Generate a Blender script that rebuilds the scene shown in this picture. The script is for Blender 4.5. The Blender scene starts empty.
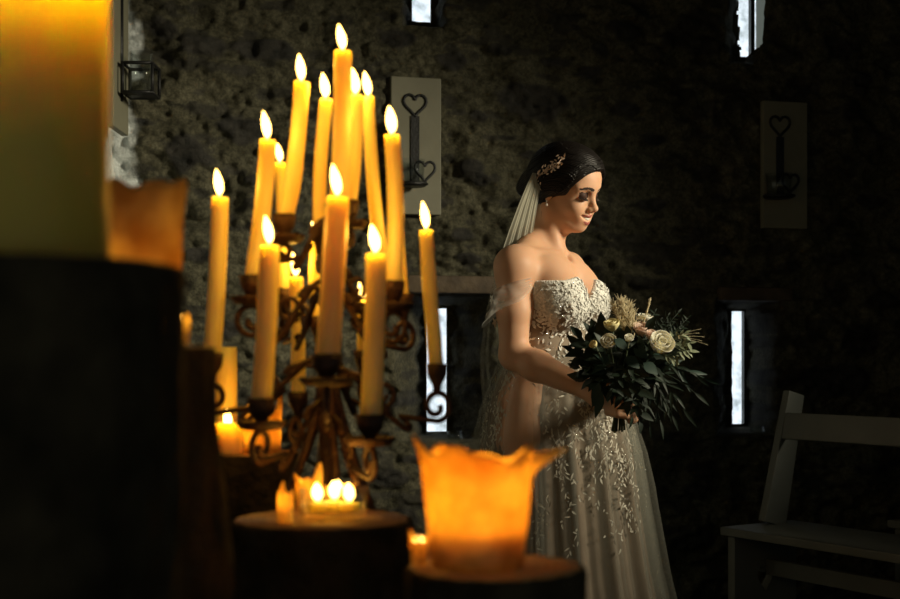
import bpy, bmesh, math, random
import numpy as np
from mathutils import Vector, Matrix, Quaternion
from mathutils.bvhtree import BVHTree
random.seed(7); rng = np.random.default_rng(7)
C = bpy.context.scene.collection
F_PX, HY, H = 1250.0, 360.0, 1.05

def P(px, py, d):
    return Vector(((px-450)/F_PX*d, d, H+(HY-py)/F_PX*d))

# ------------------------------------------------------------------ materials
def srgb(r, g, b):
    f = lambda c: c/12.92 if c <= .04045 else ((c+.055)/1.055)**2.4
    return (f(r/255), f(g/255), f(b/255), 1)

def new_mat(name):
    m = bpy.data.materials.new(name); m.use_nodes = True
    nt = m.node_tree; nt.nodes.clear()
    out = nt.nodes.new('ShaderNodeOutputMaterial')
    return m, nt, out

def pbr(name, col, rough=.6, metal=0, noise=0, nscale=30, bump=0, bscale=60, sss=0, sssr=(.02,.008,.003), col2=None, spec=.5, coat=0, sheen=0):
    m, nt, out = new_mat(name)
    b = nt.nodes.new('ShaderNodeBsdfPrincipled')
    b.inputs['Base Color'].default_value = col
    b.inputs['Roughness'].default_value = rough
    b.inputs['Metallic'].default_value = metal
    b.inputs['Specular IOR Level'].default_value = spec
    if sheen: b.inputs['Sheen Weight'].default_value = sheen
    if sss:
        b.inputs['Subsurface Weight'].default_value = sss
        b.inputs['Subsurface Radius'].default_value = sssr
        b.inputs['Subsurface Scale'].default_value = 1.0
    tc = nt.nodes.new('ShaderNodeTexCoord')
    if col2 is not None:
        n = nt.nodes.new('ShaderNodeTexNoise'); n.inputs['Scale'].default_value = nscale; n.inputs['Detail'].default_value = 6
        nt.links.new(tc.outputs['Object'], n.inputs['Vector'])
        r = nt.nodes.new('ShaderNodeValToRGB'); r.color_ramp.elements[0].position = .35; r.color_ramp.elements[1].position = .68
        r.color_ramp.elements[0].color = col; r.color_ramp.elements[1].color = col2
        nt.links.new(n.outputs['Fac'], r.inputs['Fac']); nt.links.new(r.outputs['Color'], b.inputs['Base Color'])
    if bump:
        n = nt.nodes.new('ShaderNodeTexNoise'); n.inputs['Scale'].default_value = bscale; n.inputs['Detail'].default_value = 5
        nt.links.new(tc.outputs['Object'], n.inputs['Vector'])
        bp_ = nt.nodes.new('ShaderNodeBump'); bp_.inputs['Strength'].default_value = bump; bp_.inputs['Distance'].default_value = .01
        nt.links.new(n.outputs['Fac'], bp_.inputs['Height']); nt.links.new(bp_.outputs['Normal'], b.inputs['Normal'])
    nt.links.new(b.outputs[0], out.inputs[0])
    return m

def translucent(name, col, alpha=.5, trans=.5, col2=None, nscale=20):
    """thin cloth: diffuse + translucent, part of it see-through weave"""
    m, nt, out = new_mat(name)
    d = nt.nodes.new('ShaderNodeBsdfDiffuse'); d.inputs[0].default_value = col
    t = nt.nodes.new('ShaderNodeBsdfTranslucent'); t.inputs[0].default_value = col
    mx = nt.nodes.new('ShaderNodeMixShader'); mx.inputs[0].default_value = trans
    nt.links.new(d.outputs[0], mx.inputs[1]); nt.links.new(t.outputs[0], mx.inputs[2])
    if col2 is not None:
        tc = nt.nodes.new('ShaderNodeTexCoord'); n = nt.nodes.new('ShaderNodeTexNoise'); n.inputs['Scale'].default_value = nscale; n.inputs['Detail'].default_value = 3
        r = nt.nodes.new('ShaderNodeValToRGB'); r.color_ramp.elements[0].position = .35; r.color_ramp.elements[1].position = .65; r.color_ramp.elements[0].color = col; r.color_ramp.elements[1].color = col2
        nt.links.new(tc.outputs['Object'], n.inputs['Vector']); nt.links.new(n.outputs['Fac'], r.inputs['Fac'])
        for q in (d, t): nt.links.new(r.outputs[0], q.inputs[0])
    tr = nt.nodes.new('ShaderNodeBsdfTransparent')
    m2 = nt.nodes.new('ShaderNodeMixShader'); m2.inputs[0].default_value = alpha
    nt.links.new(tr.outputs[0], m2.inputs[1]); nt.links.new(mx.outputs[0], m2.inputs[2])
    nt.links.new(m2.outputs[0], out.inputs[0])
    return m

def glass(name, tint=(.95,.97,.97,1)):
    m, nt, out = new_mat(name)
    g = nt.nodes.new('ShaderNodeBsdfGlossy'); g.inputs['Roughness'].default_value = .04
    t = nt.nodes.new('ShaderNodeBsdfTransparent'); t.inputs[0].default_value = tint
    lw = nt.nodes.new('ShaderNodeLayerWeight'); lw.inputs[0].default_value = .5
    pw = nt.nodes.new('ShaderNodeMath'); pw.operation = 'POWER'; pw.inputs[1].default_value = 3.5; nt.links.new(lw.outputs['Facing'], pw.inputs[0])
    f = nt.nodes.new('ShaderNodeMath'); f.operation = 'MULTIPLY_ADD'; f.inputs[1].default_value = .6; f.inputs[2].default_value = .04; nt.links.new(pw.outputs[0], f.inputs[0])
    mx = nt.nodes.new('ShaderNodeMixShader')
    nt.links.new(f.outputs[0], mx.inputs[0]); nt.links.new(t.outputs[0], mx.inputs[1]); nt.links.new(g.outputs[0], mx.inputs[2])
    nt.links.new(mx.outputs[0], out.inputs[0])
    return m

def flame_mat():
    m, nt, out = new_mat('flame')
    e = nt.nodes.new('ShaderNodeEmission'); e.inputs[0].default_value = (1, .58, .13, 1); e.inputs[1].default_value = 6.5
    t = nt.nodes.new('ShaderNodeBsdfTransparent')
    a = nt.nodes.new('ShaderNodeAddShader')
    nt.links.new(e.outputs[0], a.inputs[0]); nt.links.new(t.outputs[0], a.inputs[1]); nt.links.new(a.outputs[0], out.inputs[0])
    return m

def pane_mat():
    m, nt, out = new_mat('daylit_frosted_pane')
    tc = nt.nodes.new('ShaderNodeTexCoord')
    n = nt.nodes.new('ShaderNodeTexNoise'); n.inputs['Scale'].default_value = 22; n.inputs['Detail'].default_value = 5
    nt.links.new(tc.outputs['Object'], n.inputs['Vector'])
    r = nt.nodes.new('ShaderNodeValToRGB')
    r.color_ramp.elements[0].position = .3; r.color_ramp.elements[0].color = (.34, .41, .43, 1)
    r.color_ramp.elements[1].position = .56; r.color_ramp.elements[1].color = (.78, .88, .95, 1)
    nt.links.new(n.outputs['Fac'], r.inputs['Fac'])
    e = nt.nodes.new('ShaderNodeEmission'); e.inputs[1].default_value = 1.25
    nt.links.new(r.outputs['Color'], e.inputs[0]); nt.links.new(e.outputs[0], out.inputs[0])
    return m

def wall_mat(name, plaster=False):
    m, nt, out = new_mat(name)
    b = nt.nodes.new('ShaderNodeBsdfPrincipled'); b.inputs['Roughness'].default_value = .9; b.inputs['Specular IOR Level'].default_value = .2
    tc = nt.nodes.new('ShaderNodeTexCoord')
    def noise(s, d=6, rough=.6):
        n = nt.nodes.new('ShaderNodeTexNoise'); n.inputs['Scale'].default_value = s; n.inputs['Detail'].default_value = d; n.inputs['Roughness'].default_value = rough
        nt.links.new(tc.outputs['Object'], n.inputs['Vector']); return n
    def ramp(src, p0, c0, p1, c1):
        r = nt.nodes.new('ShaderNodeValToRGB'); e = r.color_ramp.elements
        e[0].position = p0; e[0].color = c0; e[1].position = p1; e[1].color = c1
        nt.links.new(src, r.inputs['Fac']); return r
    def mix(f, a, c):
        x = nt.nodes.new('ShaderNodeMix'); x.data_type = 'RGBA'
        nt.links.new(f, x.inputs[0]); nt.links.new(a, x.inputs[6]); nt.links.new(c, x.inputs[7]); return x.outputs[2]
    mortar = ramp(noise(9).outputs['Fac'], .34, (.068, .064, .040, 1), .66, (.136, .127, .082, 1)).outputs[0]
    fine = ramp(noise(75, 8, .7).outputs['Fac'], .38, (.45, .45, .45, 1), .64, (1.1, 1.1, 1.1, 1)).outputs[0]
    mul = nt.nodes.new('ShaderNodeMix'); mul.data_type = 'RGBA'; mul.blend_type = 'MULTIPLY'; mul.inputs[0].default_value = 1
    nt.links.new(mortar, mul.inputs[6]); nt.links.new(fine, mul.inputs[7])
    stone = ramp(noise(24, 6).outputs['Fac'], .35, (.020, .020, .018, 1), .7, (.052, .048, .04, 1)).outputs[0]
    at = nt.nodes.new('ShaderNodeAttribute'); at.attribute_name = 'stone'
    col = mix(at.outputs['Fac'], mul.outputs[2], stone)
    a2 = nt.nodes.new('ShaderNodeAttribute'); a2.attribute_name = 'plaster'
    pl = ramp(noise(30, 7, .7).outputs['Fac'], .35, (.40, .43, .42, 1), .6, (.72, .76, .75, 1)).outputs[0]
    col = mix(a2.outputs['Fac'], col, pl)
    nt.links.new(col, b.inputs['Base Color'])
    bm_ = nt.nodes.new('ShaderNodeBump'); bm_.inputs['Strength'].default_value = .9; bm_.inputs['Distance'].default_value = .012
    nt.links.new(noise(60, 8, .7).outputs['Fac'], bm_.inputs['Height']); nt.links.new(bm_.outputs['Normal'], b.inputs['Normal'])
    nt.links.new(b.outputs[0], out.inputs[0])
    return m

def wood_rings(name, c1, c2):
    m, nt, out = new_mat(name)
    b = nt.nodes.new('ShaderNodeBsdfPrincipled'); b.inputs['Roughness'].default_value = .55
    tc = nt.nodes.new('ShaderNodeTexCoord')
    w = nt.nodes.new('ShaderNodeTexWave'); w.wave_type = 'RINGS'; w.rings_direction = 'Z'; w.inputs['Scale'].default_value = 45; w.inputs['Distortion'].default_value = 3
    nt.links.new(tc.outputs['Object'], w.inputs['Vector'])
    r = nt.nodes.new('ShaderNodeValToRGB'); r.color_ramp.elements[0].color = c1; r.color_ramp.elements[1].color = c2
    nt.links.new(w.outputs['Fac'], r.inputs['Fac']); nt.links.new(r.outputs[0], b.inputs['Base Color']); nt.links.new(b.outputs[0], out.inputs[0])
    return m

def hair_mat():
    m, nt, out = new_mat('dark_hair')
    b = nt.nodes.new('ShaderNodeBsdfPrincipled'); b.inputs['Base Color'].default_value = (.007, .005, .004, 1); b.inputs['Roughness'].default_value = .45
    b.inputs['Specular IOR Level'].default_value = .22
    tc = nt.nodes.new('ShaderNodeTexCoord'); mp = nt.nodes.new('ShaderNodeMapping'); mp.inputs['Rotation'].default_value = (0, .5, .5)
    nt.links.new(tc.outputs['Object'], mp.inputs['Vector'])
    w = nt.nodes.new('ShaderNodeTexWave'); w.inputs['Scale'].default_value = 60; w.inputs['Distortion'].default_value = 6; w.inputs['Detail'].default_value = 3; w.bands_direction = 'Z'
    nt.links.new(mp.outputs[0], w.inputs['Vector'])
    bp_ = nt.nodes.new('ShaderNodeBump'); bp_.inputs['Strength'].default_value = .4; bp_.inputs['Distance'].default_value = .003
    nt.links.new(w.outputs['Fac'], bp_.inputs['Height']); nt.links.new(bp_.outputs[0], b.inputs['Normal'])
    nt.links.new(b.outputs[0], out.inputs[0])
    return m

M = {}
M['wall'] = wall_mat('rubble_stone')
M['floor'] = pbr('flagstone', (.05,.048,.04,1), .8, col2=(.10,.095,.08,1), nscale=6, bump=.5, bscale=25)
M['ceil'] = pbr('dark_timber_ceiling', (.03,.025,.02,1), .8, col2=(.05,.04,.03,1), nscale=8, bump=.3)
M['pane'] = pane_mat()
M['frame'] = pbr('dark_green_paint', (.02,.026,.02,1), .5)
M['lintel'] = pbr('old_oak', (.05,.034,.02,1), .8, col2=(.10,.07,.04,1), nscale=14, bump=.6, bscale=30)
M['board'] = pbr('cream_painted_board', (.155,.149,.102,1), .6, col2=(.185,.178,.124,1), nscale=9, bump=.1, bscale=30)
M['iron'] = pbr('black_iron', (.012,.012,.012,1), .5, metal=.3, bump=.2, bscale=120)
M['rust'] = pbr('rusty_iron', (.026,.012,.008,1), .55, metal=.3, col2=(.065,.025,.012,1), nscale=60, bump=.5, bscale=120)
M['glass'] = glass('clear_glass')
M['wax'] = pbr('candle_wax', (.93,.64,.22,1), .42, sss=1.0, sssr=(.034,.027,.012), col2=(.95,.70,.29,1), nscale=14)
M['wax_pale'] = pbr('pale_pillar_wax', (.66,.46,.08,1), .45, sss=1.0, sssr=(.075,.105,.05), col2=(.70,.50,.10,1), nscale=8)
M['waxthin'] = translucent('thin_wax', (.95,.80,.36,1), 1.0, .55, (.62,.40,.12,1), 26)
M['wick'] = pbr('burnt_wick', (.01,.008,.006,1), .9)
M['flame'] = flame_mat()
M['bark'] = pbr('log_bark', (.020,.0155,.009,1), .95, col2=(.060,.045,.027,1), nscale=22, bump=1.0, bscale=45, spec=.15)
M['rings'] = wood_rings('cut_wood', (.40,.22,.09,1), (.55,.34,.16,1))
M['tin'] = pbr('tealight_tin', (.55,.5,.45,1), .35, metal=1)
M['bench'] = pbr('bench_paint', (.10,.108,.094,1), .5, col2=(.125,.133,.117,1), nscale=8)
M['skin'] = pbr('skin', (.56,.31,.18,1), .55, spec=.3, sss=.25, sssr=(.012,.004,.002), col2=(.62,.355,.22,1), nscale=12)
M['lips'] = pbr('lips', (.36,.11,.085,1), .35)
M['lid'] = pbr('eye_makeup', (.05,.024,.016,1), .65, spec=.2)
M['brow'] = pbr('eyebrow', (.03,.016,.01,1), .8)
M['teeth'] = pbr('teeth', (.8,.77,.68,1), .2)
M['hair'] = hair_mat()
M['gold'] = pbr('gold_leaf_metal', (.80,.60,.46,1), .4, metal=.5)
M['pearl'] = pbr('pearl', (.85,.78,.7,1), .15)
M['blush'] = pbr('blush_lining', (.205,.155,.108,1), .8, col2=(.245,.188,.132,1), nscale=20, sheen=.2)
M['lace'] = pbr('ivory_lace', (.70,.68,.62,1), .7, col2=(.80,.78,.72,1), nscale=60, bump=.6, bscale=180)
M['lace_dim'] = pbr('dimmed_ivory_lace', (.50,.46,.37,1), .7, col2=(.60,.56,.47,1), nscale=60)  # the same ivory lace, darkened to paint in the weaker light on the skirt
M['tulle'] = translucent('tulle_overlay', (.42,.42,.36,1), .16, .5)
M['veil'] = translucent('veil_tulle', (.56,.54,.44,1), .26, .5)
def gathered(m, z0, a0, z1, a1):
    """weave density: the net is gathered (denser) at the height z0, spread out at z1"""
    nt = m.node_tree; g = nt.nodes.new('ShaderNodeNewGeometry'); sx = nt.nodes.new('ShaderNodeSeparateXYZ'); mr = nt.nodes.new('ShaderNodeMapRange')
    nt.links.new(g.outputs['Position'], sx.inputs[0]); nt.links.new(sx.outputs['Z'], mr.inputs['Value'])
    mr.inputs['From Min'].default_value = z0; mr.inputs['From Max'].default_value = z1; mr.inputs['To Min'].default_value = a0; mr.inputs['To Max'].default_value = a1
    last = [n for n in nt.nodes if n.type == 'MIX_SHADER'][-1]; nt.links.new(mr.outputs[0], last.inputs[0])
gathered(M['veil'], 1.42, .66, 1.18, .18)
M['sleeve'] = translucent('sleeve_tulle', (.75,.72,.66,1), .36, .5)
M['sequin'] = pbr('sequin', (.95,.95,.95,1), .12, metal=.9)
M['rose'] = pbr('ivory_petal', (.80,.76,.60,1), .6, sss=.2, sssr=(.01,.008,.004))
M['rose_yellow'] = pbr('cream_yellow_petal', (.78,.68,.34,1), .6)
M['rose_pink'] = pbr('dusky_pink_petal', (.62,.44,.34,1), .6)
M['leaf'] = pbr('dark_leaf', (.008,.016,.009,1), .55, col2=(.016,.030,.016,1), nscale=30, spec=.3)
M['leaf_blue'] = pbr('eucalyptus_leaf', (.018,.042,.032,1), .55, col2=(.028,.055,.040,1), nscale=30, spec=.3)
M['leaf_pale'] = pbr('olive_leaf', (.28,.32,.20,1), .55)
M['stem'] = pbr('green_stem', (.05,.07,.03,1), .6)
M['straw'] = pbr('dried_grass', (.62,.52,.32,1), .8)
M['berry'] = pbr('dark_berry', (.05,.014,.012,1), .3)

# ------------------------------------------------------------------ mesh helpers
class MB:
    def __init__(s): s.v = []; s.f = []; s.m = []
    def add(s, vs, fs, mi=0):
        o = len(s.v); s.v += [tuple(v) for v in vs]
        s.f += [tuple(i+o for i in f) for f in fs]; s.m += [mi]*len(fs)
    def box(s, c, size, rot=None, taper=None):
        vs = []
        for z in (-.5, .5):
            for x, y in ((-.5,-.5), (.5,-.5), (.5,.5), (-.5,.5)):
                v = Vector((x*size[0], y*size[1], z*size[2]))
                if rot is not None: v = rot @ v
                vs.append(Vector(c)+v)
        s.add(vs, [(3,2,1,0), (4,5,6,7), (0,1,5,4), (1,2,6,5), (2,3,7,6), (3,0,4,7)])
    def tube(s, pts, r, n=8, closed=False):
        pts = [Vector(p) for p in pts]; N = len(pts)
        rs = r if isinstance(r, (list, tuple)) else [r]*N
        rings = []; up = None
        for i, p in enumerate(pts):
            if closed: t = pts[(i+1) % N]-pts[i-1]
            else: t = pts[min(i+1, N-1)]-pts[max(i-1, 0)]
            t.normalize()
            if up is None:
                up = Vector((0,0,1)) if abs(t.z) < .9 else Vector((1,0,0))
            a = (up - t*up.dot(t))
            if a.length < 1e-5: a = t.orthogonal()
            a.normalize(); b = t.cross(a); up = a
            rings.append([p+(a*math.cos(2*math.pi*k/n)+b*math.sin(2*math.pi*k/n))*rs[i] for k in range(n)])
        vs = [v for R in rings for v in R]; fs = []
        for i in range(N if closed else N-1):
            j = (i+1) % N
            for k in range(n):
                l = (k+1) % n
                fs.append((i*n+k, i*n+l, j*n+l, j*n+k))
        if not closed:
            fs.append(tuple(range(n-1, -1, -1))); fs.append(tuple((N-1)*n+k for k in range(n)))
        s.add(vs, fs)
    def lathe(s, prof, n=24, origin=(0,0,0), q=None, wob=None, mi=0):
        """prof: list of (r, z); ends with r=0 close to a point"""
        O = Vector(origin); vs = []; idx = []
        for r, z in prof:
            if r < 1e-6:
                v = Vector((0,0,z)); v = q @ v if q is not None else v
                idx.append([len(vs)]*n); vs.append(O+v)
            else:
                row = []
                for k in range(n):
                    a = 2*math.pi*k/n; rr = r*(wob(a, z) if wob else 1)
                    v = Vector((rr*math.cos(a), rr*math.sin(a), z)); v = q @ v if q is not None else v
                    row.append(len(vs)); vs.append(O+v)
                idx.append(row)
        fs = []
        for i in range(len(prof)-1):
            for k in range(n):
                l = (k+1) % n
                f = [idx[i][k], idx[i][l], idx[i+1][l], idx[i+1][k]]
                g = []
                for x in f:
                    if x not in g: g.append(x)
                if len(g) > 2: fs.append(tuple(g))
        s.add(vs, fs, mi)
    def ball(s, c, r, n=10):
        rx = r if isinstance(r, (tuple, list)) else (r, r, r)
        o = len(s.v)
        prof = [(math.sin(math.pi*i/n), -math.cos(math.pi*i/n)) for i in range(n+1)]
        prof[0] = (0, -1); prof[-1] = (0, 1)
        s.lathe(prof, n+2)
        for i in range(o, len(s.v)):
            v = s.v[i]; s.v[i] = (c[0]+v[0]*rx[0], c[1]+v[1]*rx[1], c[2]+v[2]*rx[2])
    def leaf(s, base, d, nrm, L, W, fold=.25, curl=.2, th=.0006, seg=5):
        d = Vector(d).normalized(); nrm = Vector(nrm); nrm = (nrm - d*nrm.dot(d))
        nrm = nrm.normalized() if nrm.length > 1e-5 else d.orthogonal().normalized()
        sd = d.cross(nrm); base = Vector(base)
        top = []
        for i in range(seg+1):
            t = i/seg; w = W*.5*math.sin(math.pi*min(1, max(.02, t**.8)))
            if i in (0, seg): w = W*.03
            c = base+d*(L*t)+nrm*(-curl*L*t*t)
            top.append([c-sd*w+nrm*(fold*w), c, c+sd*w+nrm*(fold*w)])
        vs = [v for r in top for v in r]; n0 = len(vs)
        vs += [v-nrm*th for r in top for v in r]
        fs = []
        for i in range(seg):
            for j in (0, 1):
                a, b, c2, e = i*3+j, i*3+j+1, (i+1)*3+j+1, (i+1)*3+j
                fs.append((a, b, c2, e)); fs.append((n0+e, n0+c2, n0+b, n0+a))
        s.add(vs, fs)
    def build(s, name, mat, parent=None, smooth=True, bevel=0, mats=None):
        me = bpy.data.meshes.new(name); me.from_pydata(s.v, [], s.f); me.update()
        for m in (mats or [mat]): me.materials.append(m)
        if mats: me.polygons.foreach_set('material_index', s.m)
        if smooth: me.polygons.foreach_set('use_smooth', [True]*len(me.polygons))
        o = bpy.data.objects.new(name, me); C.objects.link(o)
        if parent is not None:
            o.parent = parent; o.matrix_parent_inverse = parent.matrix_world.inverted() if False else Matrix.Translation(-Vector(parent.location))
        if bevel:
            b = o.modifiers.new('bevel', 'BEVEL'); b.width = bevel; b.segments = 2; b.limit_method = 'ANGLE'
        return o

def tag(o, label, cat, group=None):
    o['label'] = label; o['category'] = cat
    if group: o['group'] = group
    return o
def struct(o): o['kind'] = 'structure'; return o
def empty(name, loc):
    o = bpy.data.objects.new(name, None); C.objects.link(o); o.location = loc; o.empty_display_size = .05
    return o
def point_light(name, loc, power, col=(1, .45, .045), r=.006):
    l = bpy.data.lights.new(name, 'POINT'); l.energy = power; l.color = col; l.shadow_soft_size = r
    o = bpy.data.objects.new(name, l); C.objects.link(o); o.location = loc; return o

# ------------------------------------------------------------------ implicit surfaces (for the figure)
def surface_nets(Fv, xs, ys, zs):
    S = Fv < 0
    a = np.zeros(tuple(n-1 for n in Fv.shape), np.int8)
    offs = [(i, j, k) for i in (0, 1) for j in (0, 1) for k in (0, 1)]
    nx, ny, nz = Fv.shape
    for i, j, k in offs: a += S[i:nx-1+i, j:ny-1+j, k:nz-1+k]
    ci, cj, ck = np.nonzero((a > 0) & (a < 8))
    vid = np.full(a.shape, -1, np.int32); vid[ci, cj, ck] = np.arange(len(ci))
    acc = np.zeros((len(ci), 3)); cnt = np.zeros(len(ci))
    for ax in range(3):
        for o1 in (0, 1):
            for o2 in (0, 1):
                A = [0, 0, 0]; oth = [x for x in range(3) if x != ax]
                A[oth[0]] = o1; A[oth[1]] = o2; B = list(A); B[ax] = 1
                va = Fv[ci+A[0], cj+A[1], ck+A[2]]; vb = Fv[ci+B[0], cj+B[1], ck+B[2]]
                m = (va < 0) != (vb < 0)
                t = np.where(m, va/np.where(m, va-vb, 1), 0)
                pa = np.stack([xs[ci+A[0]], ys[cj+A[1]], zs[ck+A[2]]], 1); pb = np.stack([xs[ci+B[0]], ys[cj+B[1]], zs[ck+B[2]]], 1)
                acc += np.where(m[:, None], pa+(pb-pa)*t[:, None], 0); cnt += m
    V = acc/cnt[:, None]
    quads = []
    for ax in range(3):
        sl0 = [slice(1, -1)]*3; sl1 = [slice(1, -1)]*3
        sl0[ax] = slice(0, -1); sl1[ax] = slice(1, None)
        s0 = S[tuple(sl0)]; s1 = S[tuple(sl1)]
        e = np.nonzero(s0 != s1)
        idx = [e[q]+(0 if q == ax else 1) for q in range(3)]
        u, v = [(1, 2), (2, 0), (0, 1)][ax]
        def cell(du, dv):
            c = [i.copy() for i in idx]; c[u] -= du; c[v] -= dv
            return vid[c[0], c[1], c[2]]
        q = np.stack([cell(1, 1), cell(0, 1), cell(0, 0), cell(1, 0)], 1)
        fl = ~s0[e]
        q[fl] = q[fl][:, ::-1]
        quads.append(q)
    return V, np.concatenate(quads)

class Field:
    def __init__(s, xs, ys, zs):
        s.xs, s.ys, s.zs = [a.astype(np.float32) for a in (xs, ys, zs)]
        s.F = np.full((len(xs), len(ys), len(zs)), .15, np.float32)
    def sub(s, lo, hi):
        r = []
        for a, l, h in zip((s.xs, s.ys, s.zs), lo, hi):
            r.append(slice(max(0, np.searchsorted(a, l)-1), min(len(a), np.searchsorted(a, h)+1)))
        g = np.meshgrid(s.xs[r[0]], s.ys[r[1]], s.zs[r[2]], indexing='ij', sparse=True)
        return tuple(r), g
    def comb(s, r, d, k, mode):
        A = s.F[r]
        if mode == 'sub': A = -A
        h = np.maximum(k-np.abs(A-d), 0)/k
        R = np.minimum(A, d)-h*h*k*.25
        s.F[r] = -R if mode == 'sub' else R
    def capsule(s, a, b, ra, rb, k=.02, mode='add'):
        a = np.array(a, float); b = np.array(b, float); m = max(ra, rb)+2*k+.012
        r, (X, Y, Z) = s.sub(np.minimum(a, b)-m, np.maximum(a, b)+m)
        ab = b-a; L = max(float(ab@ab), 1e-9)
        t = np.clip(((X-a[0])*ab[0]+(Y-a[1])*ab[1]+(Z-a[2])*ab[2])/L, 0, 1).astype(np.float32)
        d = np.sqrt((X-a[0]-t*ab[0])**2+(Y-a[1]-t*ab[1])**2+(Z-a[2]-t*ab[2])**2)-(ra+(rb-ra)*t)
        s.comb(r, d.astype(np.float32), k, mode)
    def ellipsoid(s, c, rad, R=None, k=.02, mode='add'):
        """R: 3x3 rows = local axes in world"""
        c = np.array(c, float); m = max(rad)+2*k+.012
        r, (X, Y, Z) = s.sub(c-m, c+m)
        R = np.eye(3) if R is None else R
        dx, dy, dz = X-c[0], Y-c[1], Z-c[2]
        q = [R[i, 0]*dx+R[i, 1]*dy+R[i, 2]*dz for i in range(3)]
        k0 = np.sqrt(sum((q[i]/rad[i])**2 for i in range(3)))
        k1 = np.sqrt(sum((q[i]/rad[i]**2)**2 for i in range(3)))
        d = k0*(k0-1)/np.maximum(k1, 1e-6)
        s.comb(r, d.astype(np.float32), k, mode)
    def mesh(s, name, mats, parent, midx=None, smooth_it=1):
        V, Q = surface_nets(s.F, s.xs, s.ys, s.zs)
        V = V.astype(float)
        for _ in range(smooth_it):
            acc = np.zeros_like(V); cnt = np.zeros(len(V))
            for i in range(4):
                j = (i+1) % 4
                np.add.at(acc, Q[:, i], V[Q[:, j]]); np.add.at(acc, Q[:, j], V[Q[:, i]])
                np.add.at(cnt, Q[:, i], 1); np.add.at(cnt, Q[:, j], 1)
            V = V*.5+.5*acc/cnt[:, None]
        me = bpy.data.meshes.new(name)
        me.vertices.add(len(V)); me.vertices.foreach_set('co', V.ravel())
        me.loops.add(Q.size); me.loops.foreach_set('vertex_index', Q.ravel().astype(np.int32))
        me.polygons.add(len(Q)); me.polygons.foreach_set('loop_start', np.arange(0, Q.size, 4, dtype=np.int32))
        me.polygons.foreach_set('use_smooth', np.ones(len(Q), bool))
        for m in mats: me.materials.append(m)
        if midx is not None:
            me.polygons.foreach_set('material_index', midx(V[Q].mean(1)).astype(np.int32))
        me.update(calc_edges=True); me.validate()
        o = bpy.data.objects.new(name, me); C.objects.link(o)
        if parent is not None: o.parent = parent; o.matrix_parent_inverse = Matrix.Translation(-Vector(parent.location))
        return o

# ------------------------------------------------------------------ setting
WS = .233                                   # the back wall turns away to the right
def wallY(x): return 4.43+WS*x
def Wp(px, py, off=0):                      # pixel -> point on the wall plane pushed back by off
    k = (px-450)/F_PX; d = (4.43+off)/(1-WS*k)
    return P(px, py, d)
def vnoise(u, v, sc, seed):
    r = np.random.default_rng(seed); n = 64
    g = r.random((n, n)); u = u*sc; v = v*sc
    iu = np.floor(u).astype(int); iv = np.floor(v).astype(int); fu = u-iu; fv = v-iv
    fu = fu*fu*(3-2*fu); fv = fv*fv*(3-2*fv)
    G = lambda a, b: g[a % n, b % n]
    return (G(iu, iv)*(1-fu)+G(iu+1, iv)*fu)*(1-fv)+(G(iu, iv+1)*(1-fu)+G(iu+1, iv+1)*fu)*fv-.5
def sst(a, b, x):
    t = np.clip((x-a)/(b-a), 0, 1); return t*t*(3-2*t)

XL = -1.115
us = np.arange(XL-.12, 2.75, .0075); zz = np.arange(0, 3.02, .0075)
U, Z = np.meshgrid(us, zz, indexing='ij')
rel = vnoise(U, Z, 3.1, 1)*.05+vnoise(U, Z*1.3, 8, 2)*.04+vnoise(U, Z*1.7, 19, 3)*.034+vnoise(U, Z*1.3, 43, 4)*.022
stone = np.zeros_like(U); bulge = np.zeros_like(U)
stones = []                                 # (px, py, half width px, half height px) of the dark stones of the photograph
for s_ in [(538,101,44,19), (455,62,20,9), (245,128,26,13), (188,155,22,20), (480,116,10,7), (470,168,16,9), (625,112,20,7), (690,40,34,16),
           (700,22,26,14), (860,85,12,14), (850,113,12,12), (838,45,26,13), (260,50,34,10), (205,45,26,12), (640,260,16,8), (655,285,20,6),
           (480,180,9,6), (462,235,12,8), (470,258,13,6), (555,62,15,5), (600,50,10,7), (500,50,14,5), (830,380,44,18), (780,380,20,12), (860,340,26,16),
           (705,170,14,6), (590,70,12,6), (655,140,16,7), (715,250,16,7), (390,478,14,12), (400,520,22,14), (450,490,18,10), (200,255,14,9), (225,330,12,10), (150,230,12,12),
           (700,470,20,10), (690,540,26,12), (870,200,18,10), (830,260,22,9), (880,300,18,12), (400,40,16,10), (160,30,20,12), (330,170,16,9), (620,30,24,10), (440,205,14,7), (650,205,16,7)]:
    p = Wp(s_[0], s_[1]); stones.append((p.x, p.z, s_[2]*4.45/F_PX, s_[3]*4.45/F_PX))
r2 = random.Random(3)
for _ in range(70):
    stones.append((r2.uniform(XL, 2.7), r2.uniform(0, 3), r2.uniform(.02, .075), r2.uniform(.01, .03)))
warp = vnoise(U, Z, 14, 9)*.9+vnoise(U, Z, 33, 10)*.5
for x, z, a, b in stones:
    m = (np.abs(U-x) < a*1.7) & (np.abs(Z-z) < b*1.9)
    q = np.sqrt(((U-x)/a)**2+((Z-z)/b)**2)+warp*.8
    v = np.where(m, 1-sst(.75, 1.08, q), 0)
    stone = np.maximum(stone, v); bulge = np.maximum(bulge, v)
rel = rel+bulge*.012
small = sst(.17, .30, vnoise(U, Z*2, 13, 21)+.5*vnoise(U, Z*2, 31, 22))
stone = np.maximum(stone, small*.75)
Yoff = -rel
hole = np.zeros_like(U, bool)
WIN = []
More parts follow.
